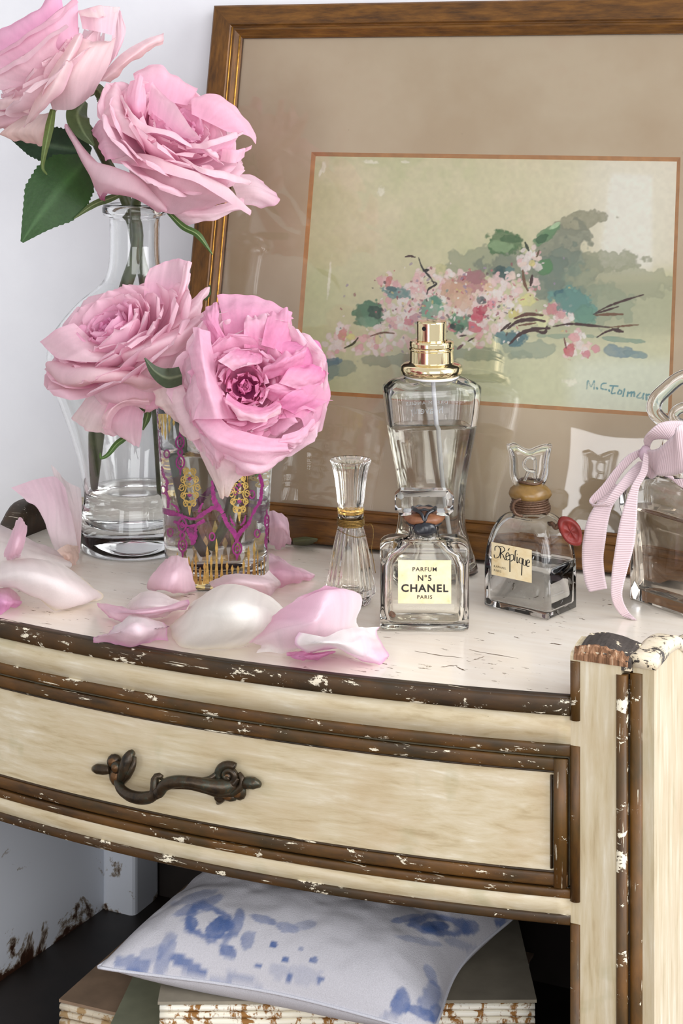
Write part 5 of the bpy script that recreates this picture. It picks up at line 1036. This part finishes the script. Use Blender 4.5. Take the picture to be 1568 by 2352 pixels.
# ---------------------------------------------------------------- lower right bloom
D_ = Rose('ruffled deep pink rose facing the room from the decorated tumbler', 565, 960, .952, 'petal_crinkled', .0012)
CD0, CD1, CDR = lin(243,162,200), lin(248,194,218), lin(251,217,230)
D_.core(P(576, 890, .944), (.06,-.95,.2), std(.84, CDR, CD1, CD1, CD0, 6, 1.3)[5:], 77)
D_.core(P(562, 892, .930), (.05,-.94,.22), std(.64, CD1, lin(240,150,196), CD0, lin(222,88,164), -2, 1.6), 51)
for rows, c0, c1 in (
    ([[(482,762,28),(492,832,32),(512,902,36),(542,962,38)],[(456,752,30),(466,832,46),(482,902,52),(502,962,52)],[(439,752,20),(442,832,34),(454,902,44),(448,962,44)]], CD1, CDR),
    ([[(447,800,20),(462,872,40),(472,952,44)],[(426,826,14),(436,892,36),(446,966,42)],[(414,852,8),(420,902,24),(440,972,34)]], CDR, C_SOFT),
    ([[(482,932,42),(532,982,48),(602,1002,44),(662,1007,34)],[(440,957,40),(490,1012,56),(572,1032,56),(662,1032,40)],[(450,972,36),(500,1032,48),(572,1057,48),(672,1047,32)]], CD1, CDR),
    ([[(510,1032,42),(570,1042,46),(660,1032,32)],[(515,1052,42),(570,1080,48),(622,1077,40),(672,1032,28)],[(522,1047,36),(562,1087,38),(606,1084,32),(650,1044,24)]], CDR, C_SOFT),
    ([[(610,852,28),(640,902,32),(640,962,36)],[(652,812,20),(702,882,30),(692,962,34)],[(692,775,6),(746,830,8),(752,902,10),(726,982,16),(690,1007,22)]], CD0, CD1),
    ([[(600,842,26),(620,862,28),(640,882,28)],[(620,792,24),(672,802,24),(712,852,18)],[(632,772,12),(700,775,6),(736,800,4),(750,862,4)]], CD0, lin(238,160,204)),
    ([[(520,802,22),(570,792,22),(620,792,18)],[(510,732,14),(570,732,16),(640,742,8)],[(498,678,4),(530,676,2),(580,682,0),(640,695,-2),(674,732,-2)]], CD0, CD1),
    ([[(490,792,22),(508,786,24),(522,782,24)],[(470,742,16),(486,738,20),(502,742,18)],[(461,736,8),(478,708,6),(492,690,6),(506,700,6)]], CD0, CD1),
    ([[(420,882,18),(440,942,28),(472,1002,32)],[(385,886,18),(410,960,26),(440,1012,30)],[(349,899,10),(385,952,14),(426,997,20)]], C_PALE, lin(250,230,224)),
    ([[(440,987,22),(510,1022,32),(602,1052,24)],[(460,1042,26),(510,1072,36),(572,1082,28)],[(495,1110,22),(514,1120,30),(540,1106,24)],[(510,1139,20),(515,1143,22),(521,1137,20)]], C_PALE, lin(250,236,222)),
    ([[(455,987,34),(490,1012,42),(522,1032,40)],[(470,1032,36),(495,1052,42),(513,1052,38)],[(488,1070,32),(498,1080,34),(509,1071,30)]], CDR, C_SOFT),
    ([[(600,905,34),(640,930,36),(660,960,36)],[(612,890,40),(660,905,40),(700,940,34)],[(640,880,36),(690,900,32),(722,950,24)]], CD0, CD1),
    ([[(560,800,26),(590,800,26),(625,810,22)],[(560,752,24),(590,740,22),(630,760,18)],[(566,735,18),(592,722,14),(618,738,14)]], CD0, CDR),
    ([[(520,905,42),(560,930,44),(610,935,42),(640,915,38)],[(518,925,50),(560,950,54),(602,956,52),(647,936,44)],[(528,940,48),(565,963,52),(613,970,50),(642,950,42)]], CD0, C_PALE),
    ([[(600,872,34),(640,862,34),(690,852,24)],[(604,846,42),(650,830,43),(702,806,28)],[(610,838,36),(655,817,34),(706,790,20)]], CD0, CD1),
    ([[(545,800,30),(570,805,32),(600,815,30)],[(520,815,40),(560,832,42),(600,835,40)],[(500,830,42),(530,846,44),(570,842,44)]], CD0, CDR),
    ([[(640,880,38),(670,890,36),(700,900,30)],[(660,850,36),(705,865,32),(742,880,18)],[(680,830,28),(730,840,20),(754,872,8)]], CD1, lin(240,150,196)),
    ([[(630,930,40),(665,945,38),(690,960,32)],[(660,905,42),(700,915,36),(735,930,22)],[(690,890,32),(735,900,18),(754,922,8)]], lin(240,150,196), CD1),
    ([[(600,792,28),(630,802,28),(655,817,26)],[(610,745,22),(645,755,22),(672,775,14)],[(620,715,8),(660,711,4),(677,736,2)]], CD0, CD1),
    ([[(650,1000,36),(690,985,30),(715,950,22)],[(640,1015,40),(685,1010,34),(725,970,22)],[(648,1030,36),(690,1018,28),(722,985,18)]], CD1, CDR)): D_.hero(rows, c0, c1)
D_.leaf([(418,862,.928),(385,868,.922),(355,852,.920),(332,822,.920)], [5,5.6,3,.4], 'sepal', .3, lin(70,82,60), lin(96,104,80)); D_.leaf([(590,1072,.95),(592,1086,.948),(586,1094,.947)], [.8,1.2,.4], 'sepal', .4, lin(60,90,50), lin(80,110,60))
D_.stem([(565,930,.952),(558,920,.972),(550,928,.990),(545,970,.999),(536,1060,1.000),(518,1180,1.000),(486,1255,1.000)], [2.4,2.7,2.7,2.7,2.7,2.6,2.4])
# ================================================================ loose petals on the table top
LP = lambda x, y, z: G(x, y, max(z, .4)/1000+.0004)
def loose(label, rows, c0, c1, edge=None, std_=False, crink=.0004, down=True):
    pts = [[(P(x, y, z) if std_ else LP(x, y, z)) for x, y, z in r] for r in rows]; Gd = loft(pts, 28, 28); Gd[..., 2] = np.maximum(Gd[..., 2], .0012)
    og = Gd.reshape(-1, 3).mean(0); og[2] = 0; nv, nu = Gd.shape[:2]; n = normals(Gd); U, V_ = np.meshgrid(np.arange(nu), np.arange(nv)); sd = int(abs(og[0])*9999)
    Gd = Gd+n*((fbm(U, V_, sd, .16, 4)-.5)*(crink+.0026)+ruffle(nv, nu, sd)*.0008)[..., None]
    if down: Gd[..., 2] -= max(0, Gd[..., 2].min()-.0004)          # else it rests on another petal
    Gd[..., 2] = np.maximum(Gd[..., 2], .0004)
    o = mk('rose_petal', Gd.reshape(-1, 3), gridfaces(nu, nv), M['petal'], col=petal_cols(nv, nu, c0, c1, sd, edge).reshape(-1, 3), origin=og, label=label, cat='petal', group='fallen rose petals on the cabinet top')
    return o
W_, WP, PP, MG_ = lin(254,250,247), lin(253,240,241), lin(248,216,228), lin(236,168,214)
loose('pale petal standing up against the left side of the carafe foot', [[(118,1060,1.066),(150,1096,1.068),(186,1116,1.069)],[(138,1150,1.060),(165,1162,1.062),(188,1182,1.062)],[(150,1268,1.052),(170,1270,1.052),(184,1264,1.052)]], WP, lin(246,216,216), std_=True)
loose('white folded petal with a pointed wing in front of the standing one by the carafe', [[(26,1112,1.050),(80,1092,1.052),(125,1085,1.056),(150,1110,1.056)],[(58,1138,1.046),(95,1150,1.046),(130,1150,1.046),(166,1180,1.050)],[(98,1168,1.048),(110,1212,1.044),(140,1226,1.042),(176,1230,1.046)],[(122,1236,1.050),(130,1260,1.050),(150,1270,1.050),(180,1270,1.050)]], PP, W_, std_=True)
loose('broad white petal lying flat behind the yellow-edged one', [[(-30,1180,18),(20,1202,14),(90,1237,8),(150,1264,6)],[(-30,1230,16),(40,1245,18),(110,1270,14),(165,1286,8)],[(-30,1286,6),(40,1291,10),(110,1296,10),(155,1300,3)]], WP, W_)
loose('petal rolled into an upright finger beside the dark gallery', [[(36,1194,32),(50,1190,35),(61,1214,32)],[(24,1230,29),(42,1235,36),(57,1240,30)],[(10,1268,22),(28,1272,26),(48,1266,22)],[(12,1284,8),(28,1287,9),(46,1280,8)]], PP, PP, down=False)
loose('small peach petal standing curved beside the carafe foot', [[(130,1262,12),(155,1250,13),(180,1252,9)],[(145,1278,8),(160,1275,9),(184,1270,5)],[(155,1300,1),(162,1301,1),(174,1290,1)]], lin(246,222,208), lin(240,212,200))
loose('large white petal with a yellow edge lying over a small bright pink one', [[(-30,1290,14),(60,1276,18),(130,1285,18),(172,1310,12)],[(-30,1320,18),(60,1310,26),(140,1325,22),(212,1345,8)],[(-30,1335,12),(50,1350,14),(120,1375,10),(190,1378,7),(236,1362,3)],[(-30,1338,4),(40,1352,4),(100,1385,2),(130,1399,1),(150,1388,2),(233,1374,1)]], W_, WP, lin(244,234,196))
loose('small bright pink petal tucked under the yellow-edged one', [[(-20,1345,6),(20,1347,8),(46,1372,3)],[(-20,1372,9),(15,1377,10),(47,1382,3)],[(-20,1408,1),(10,1406,1),(40,1391,1)]], PP, MG_)
loose('pale pink petal leaning on the foot of the decorated tumbler', [[(378,1274,22),(405,1266,24),(432,1274,22)],[(352,1310,17),(400,1310,24),(442,1308,17)],[(336,1338,8),(390,1344,15),(450,1344,6)],[(345,1347,2),(400,1352,4),(454,1353,1)]], lin(250,226,234), PP)
loose('white domed petal resting in the pink-rimmed one', [[(290,1372,5),(330,1340,15),(380,1345,15),(422,1366,6)],[(288,1382,8),(330,1366,20),(380,1368,20),(424,1371,7)],[(290,1390,7),(330,1390,13),(380,1388,13),(420,1378,7)]], W_, WP)
loose('pink-rimmed curled petal under the white domed one', [[(222,1380,4),(270,1384,9),(300,1393,16),(370,1391,18),(432,1374,14)],[(228,1394,5),(268,1405,11),(320,1404,18),(380,1397,19),(433,1382,13)],[(250,1415,1),(275,1425,1),(330,1416,3),(390,1406,2),(428,1396,1)]], PP, lin(250,222,234), MG_)
loose('white petal with a magenta rolled rim at the very edge of the top', [[(262,1440,8),(310,1408,14),(370,1425,9)],[(246,1455,7),(310,1440,20),(386,1440,7)],[(215,1462,6),(260,1457,12),(320,1464,13),(389,1440,6)],[(213,1479,1),(260,1481,1),(320,1481,1),(389,1469,1)]], W_, lin(246,206,226), MG_)
loose('largest ivory petal, domed like a shell, near the table edge', [[(440,1385,8),(500,1346,20),(560,1346,22),(620,1370,14),(655,1402,6)],[(415,1410,10),(490,1390,30),(570,1390,32),(640,1422,12)],[(395,1430,8),(480,1440,20),(560,1440,22),(640,1442,8)],[(386,1440,2),(400,1470,1),(430,1489,1),(500,1488,1),(560,1479,1),(602,1463,1)]], lin(254,251,246), lin(254,251,245), lin(252,244,224))
loose('pink folded petal between tumbler and shell-like ivory petal', [[(480,1335,6),(530,1316,14),(600,1320,14),(616,1307,16)],[(488,1346,7),(540,1335,17),(600,1335,17),(641,1330,10)],[(500,1356,1),(560,1352,5),(615,1366,3),(641,1346,2)]], WP, PP)
loose('pale petal standing behind the tumbler against the frame side', [[(618,1172,27),(640,1176,26),(660,1188,23)],[(618,1212,18),(650,1212,19),(668,1236,10)],[(616,1250,2),(640,1259,1),(668,1250,1)]], PP, lin(248,206,222))
loose('pink petal with a sharp point lying right of the tumbler', [[(616,1268,7),(660,1290,9),(700,1308,5),(723,1320,2)],[(618,1310,11),(670,1314,10),(723,1322,2)],[(618,1340,1),(650,1345,1),(690,1336,1),(723,1324,1)]], PP, lin(246,200,220))
loose('tall folded pink petal reaching up to the fluted bottle', [[(562,1468,3),(620,1414,17),(690,1369,31),(746,1340,39)],[(575,1475,4),(650,1440,20),(720,1420,30),(752,1360,38),(780,1352,34),(827,1366,23)],[(600,1481,3),(680,1471,13),(760,1451,16),(816,1420,13)],[(588,1496,1),(680,1491,3),(760,1481,4),(822,1438,8)]], lin(248,208,228), W_)
loose('pale petal with a lilac tip lying before the square bottle', [[(690,1450,22),(740,1462,22),(800,1440,20),(872,1438,8)],[(680,1475,16),(740,1474,23),(810,1474,19),(866,1455,6)],[(700,1490,10),(760,1480,17),(820,1500,12),(891,1500,3)],[(720,1493,1),(780,1491,2),(830,1513,1),(870,1523,1),(891,1503,1)]], W_, lin(248,214,236), MG_)
loose('tiny pink petal strip sticking out from under the lilac-tipped petal', [[(660,1498,3),(710,1496,5),(770,1494,3)],[(658,1506,3),(700,1507,6),(768,1500,3)],[(670,1513,.5),(700,1515,.5),(745,1507,.5)]], lin(244,186,220), MG_)
# dry sepal by the frame foot
def dryleaf():
    Gd = loft([[G(672,1236,.0062), G(700,1232,.0075), G(728,1236,.0082)], [G(672,1244,.0058), G(700,1241,.0078), G(730,1238,.0088)], [G(674,1252,.0006), G(702,1253,.0006), G(726,1246,.0020)]], 14, 10); og = Gd.reshape(-1, 3).mean(0); og[2] = 0
    Gd[..., 2] -= max(0, Gd[..., 2].min()-.0004); c = np.zeros((10, 14, 3))+lin(96,98,66)
    mk('dry_leaf', Gd.reshape(-1, 3), gridfaces(14, 10), M['leaf'], col=c.reshape(-1, 3), origin=og, label='small dull green leaf lying against the foot of the picture frame', cat='leaf')
dryleaf()
# ================================================================ books and cushion in the open shelf
def pages(name, a, b_, c_):
    m, nt, bs, L = nodes(name); v = texco(nt, (26, 60, 900)); v0 = texco(nt, (160, 160, 90)); n = noise(nt, v, 1, 5, .6); g_ = noise(nt, v0, 1, 5, .65, .4)
    c = ramp(nt, n, [(.35, a), (.65, b_)]); c = mixc(nt, ramp(nt, g_, [(.52, 0.0), (.58, 1.0)]), c, c_); L.new(c, bs.inputs['Base Color']); bs.inputs['Roughness'].default_value = .8; bump(nt, bs, n, .5, .001); return m
M['spine'] = pages('worn_glued_spine', srgb(236,228,206), srgb(246,242,230), srgb(150,104,50)); M['pages'] = pages('page_block', srgb(198,184,160), srgb(222,210,188), srgb(170,140,98))
M['cover_grey'] = plain('grey_board_cover', srgb(140,132,116), .7, 0, 60, .15); M['cover_brown'] = plain('brown_board_cover', srgb(140,116,94), .7, 0, 60, .2); M['cover_green'] = plain('sage_board_cover', srgb(128,130,108), .7, 0, 60, .15)
def book(label, cx, cy, z0, z1, wx, dy, rot, cover, spine, nsig=7):
    t = thing('book', label, 'book', (cx, cy, z0), rot, 'old books under the cushion'); h_ = z1-z0; tb = .0016
    for zb in (0, h_-tb):
        b = MB(); b.box((-wx/2, -dy/2, zb), (wx/2, dy/2, zb+tb)); o = b.mk('cover_board', cover, t, smooth=False)
    b = MB(); b.box((-wx/2+.002, -dy/2+.003, tb), (wx/2-.002, dy/2-.002, h_-tb)); b.mk('page_block', M['pages'], t, smooth=False)
    rg_ = random.Random(int(cx*1e4)); hh = (h_-2*tb)/nsig
    for k in range(nsig):
        n = 30; R = []
        for i in range(n):
            x = -wx/2+.001+(wx-.002)*i/(n-1); pr = .0016*vnoise(np.array(i*.8), np.array(k*3.1), 4)+.0004; z_ = tb+hh*k; g2 = .0003*vnoise(np.array(i*.5), np.array(k*1.1), 8)
            R.append([(x, -dy/2+.004, z_+g2), (x, -dy/2+.004, z_+hh-.0003), (x, -dy/2-pr*.6, z_+hh*.85), (x, -dy/2-pr, z_+hh*.5), (x, -dy/2-pr*.6, z_+hh*.15+g2)])
        mk('spine_section', *hull_rings(R), spine, t)
    return t
ZS = -.265
book('large brown book, bottom of the stack on the shelf', -.030, .985, ZS, ZS+.025, .225, .15, -.42, M['cover_brown'], M['pages'], 5)
book('brown-covered book under the broken-spined one', -.022, .980, ZS+.025, ZS+.049, .225, .150, -.40, M['cover_brown'], M['pages'], 5)
book('sage-covered thin book directly beneath the broken-spined one', -.012, .972, ZS+.049, ZS+.055, .205, .140, -.12, M['cover_green'], M['pages'], 2)
book('grey book with a broken glued spine, top of the stack under the cushion',   .0025, .949, ZS+.055, ZS+.080, .1945, .110, .01, M['cover_grey'], M['spine'], 6)
# cushion
cush = thing('linen_cushion', 'small white linen cushion with faded blue flower print on the books', 'cushion', (-.015, .930, -.185))
cor = [np.array(c) for c in ((-.1265,.906,-.174), (.0440,.8470,-.176), (.0975,.955,-.168), (-.073,1.014,-.168))]
NU, NV = 200, 150; U, V_ = np.meshgrid(np.linspace(0, 1, NU), np.linspace(0, 1, NV))
def cush_side(sgn, thick):
    # edges pull in between the corners
    pu = U+(.5-U)*.10*np.sin(math.pi*V_)**1.5*(abs(2*U-1)**2); pv = V_+(.5-V_)*.12*np.sin(math.pi*U)**1.5*(abs(2*V_-1)**2)
    base = sum(((1-pu)*(1-pv), pu*(1-pv), pu*pv, (1-pu)*pv)[k][..., None]*cor[k] for k in range(4))
    e = np.clip(np.minimum(np.minimum(U, 1-U), np.minimum(V_, 1-V_))*2, 0, 1); m_ = (1-(1-np.clip(U*(1-U)*4, 0, 1))**1.6)*(1-(1-np.clip(V_*(1-V_)*4, 0, 1))**1.6)
    hgt = thick*np.clip(m_, 0, 1)**.62; wr_ = (fbm(U*5, V_*5, 3, 1.2, 3)-.5)*.006*np.clip(m_*3, 0, 1)+.004*np.exp(-((V_-.62-.15*np.sin(U*4))/.05)**2)*np.sin(U*math.pi)*-1
    base[..., 2] += sgn*(hgt+wr_*(sgn > 0)); return base
top = cush_side(1, .034); bot = cush_side(-1, .018); bot[..., 2] = np.maximum(bot[..., 2], -.1852)
top[..., 2] = np.maximum(top[..., 2], bot[..., 2]+.0001)
Xp = CX+top[..., 0]/top[..., 1]*F; Yp = HY+(H-top[..., 2])/top[..., 1]*F
linen = lin(208,206,212); blue = lin(84,108,160); col = np.zeros((NV, NU, 3))+linen
nz = fbm(Xp, Yp, 41, 1/26, 4); wv = .90+.2*((np.indices((NV, NU)).sum(0) % 2))*.5
def cb(x, y, rx, ry, rot=0.0, a=.75, rough=.7, hollow=0.0):
    c_, s_ = math.cos(rot), math.sin(rot); dx, dy = Xp-x, Yp-y; u = (dx*c_+dy*s_)/rx; v_ = (-dx*s_+dy*c_)/ry; r = np.sqrt(u*u+v_*v_)+rough*(fbm(Xp, Yp, int(x), 1/18, 3)-.5)
    m_ = S(1.1, .85, r); 
    if hollow: m_ = m_*S(hollow-.12, hollow+.08, r)
    global col
    m_ = (m_*a*(.6+.7*nz))[..., None]; m_ = np.clip(m_, 0, 1); col = col*(1-m_)+blue*m_
for q in ((480,2120,62,44,.3,.8,.5,.62),(500,2130,34,22,-.4,.85,.8),(455,2080,70,12,-.35,.6),(440,2120,16,16,.2,.8),(545,2120,14,34,.2,.7),(380,2190,20,60,.35,.5,.8),(430,2215,50,16,.5,.8,.8),(340,2200,60,20,-.5,.35,.8),(300,2215,40,22,.1,.55,.8),(310,2235,24,14,.2,.7),(520,2185,24,16,.6,.8),(570,2160,16,24,.2,.6),(600,2110,34,10,.3,.6),(660,2130,26,12,.2,.55),(700,2125,26,10,-.2,.4),
          (628,2170,9,8,0,.9,.4),(655,2205,9,8,0,.9,.4),(592,2218,8,7,0,.8,.4),(720,2205,10,8,0,.8,.4),(735,2250,10,8,0,.85,.4),(664,2246,9,8,0,.8,.4),(690,2180,7,6,0,.6,.4),(640,2230,30,22,.2,.22,.9),(700,2240,40,22,.1,.22,.9),(560,2250,50,12,.4,.4,.8),(510,2265,30,10,.3,.5,.8),(450,2060,60,10,-.3,.4),
          (1010,2125,80,26,.1,.8,.5,.5),(1000,2128,34,14,0,.85,.6),(1080,2130,22,18,.3,.7),(930,2110,36,8,-.2,.6),(1150,2115,16,16,.2,.8),(960,2160,60,8,.2,.4),(1060,2170,50,10,.3,.4),(920,2300,22,34,.3,.85,.6),(965,2325,40,14,.5,.85,.7),(990,2290,26,40,.5,.6,.7),(1000,2330,14,26,.2,.8,.6),(990,2240,10,34,-.5,.5,.7),(890,2335,24,12,.1,.4,.8)): cb(*q)
M['linen'] = attrmat('printed_linen', .9, .0, 1700, .35, .05, .18)
ct = mk('cushion_top', top.reshape(-1, 3), gridfaces(NU, NV), M['linen'], cush, col=np.clip(col, 0, 1).reshape(-1, 3), world=True)
mk('cushion_underside', bot.reshape(-1, 3), gridfaces(NU, NV, flip=True), M['linen'], cush, col=np.tile(linen, (NU*NV, 1)), world=True)
edge = np.concatenate([top[0], top[:, -1], top[-1][::-1], top[::-1, 0]])[::3]
o = mk('seam', *tube(np.vstack([edge, edge[:1]]), .0009, 6), M['linen'], cush, col=np.tile(lin(214,214,222), (len(edge)*6+6, 1)), world=True)
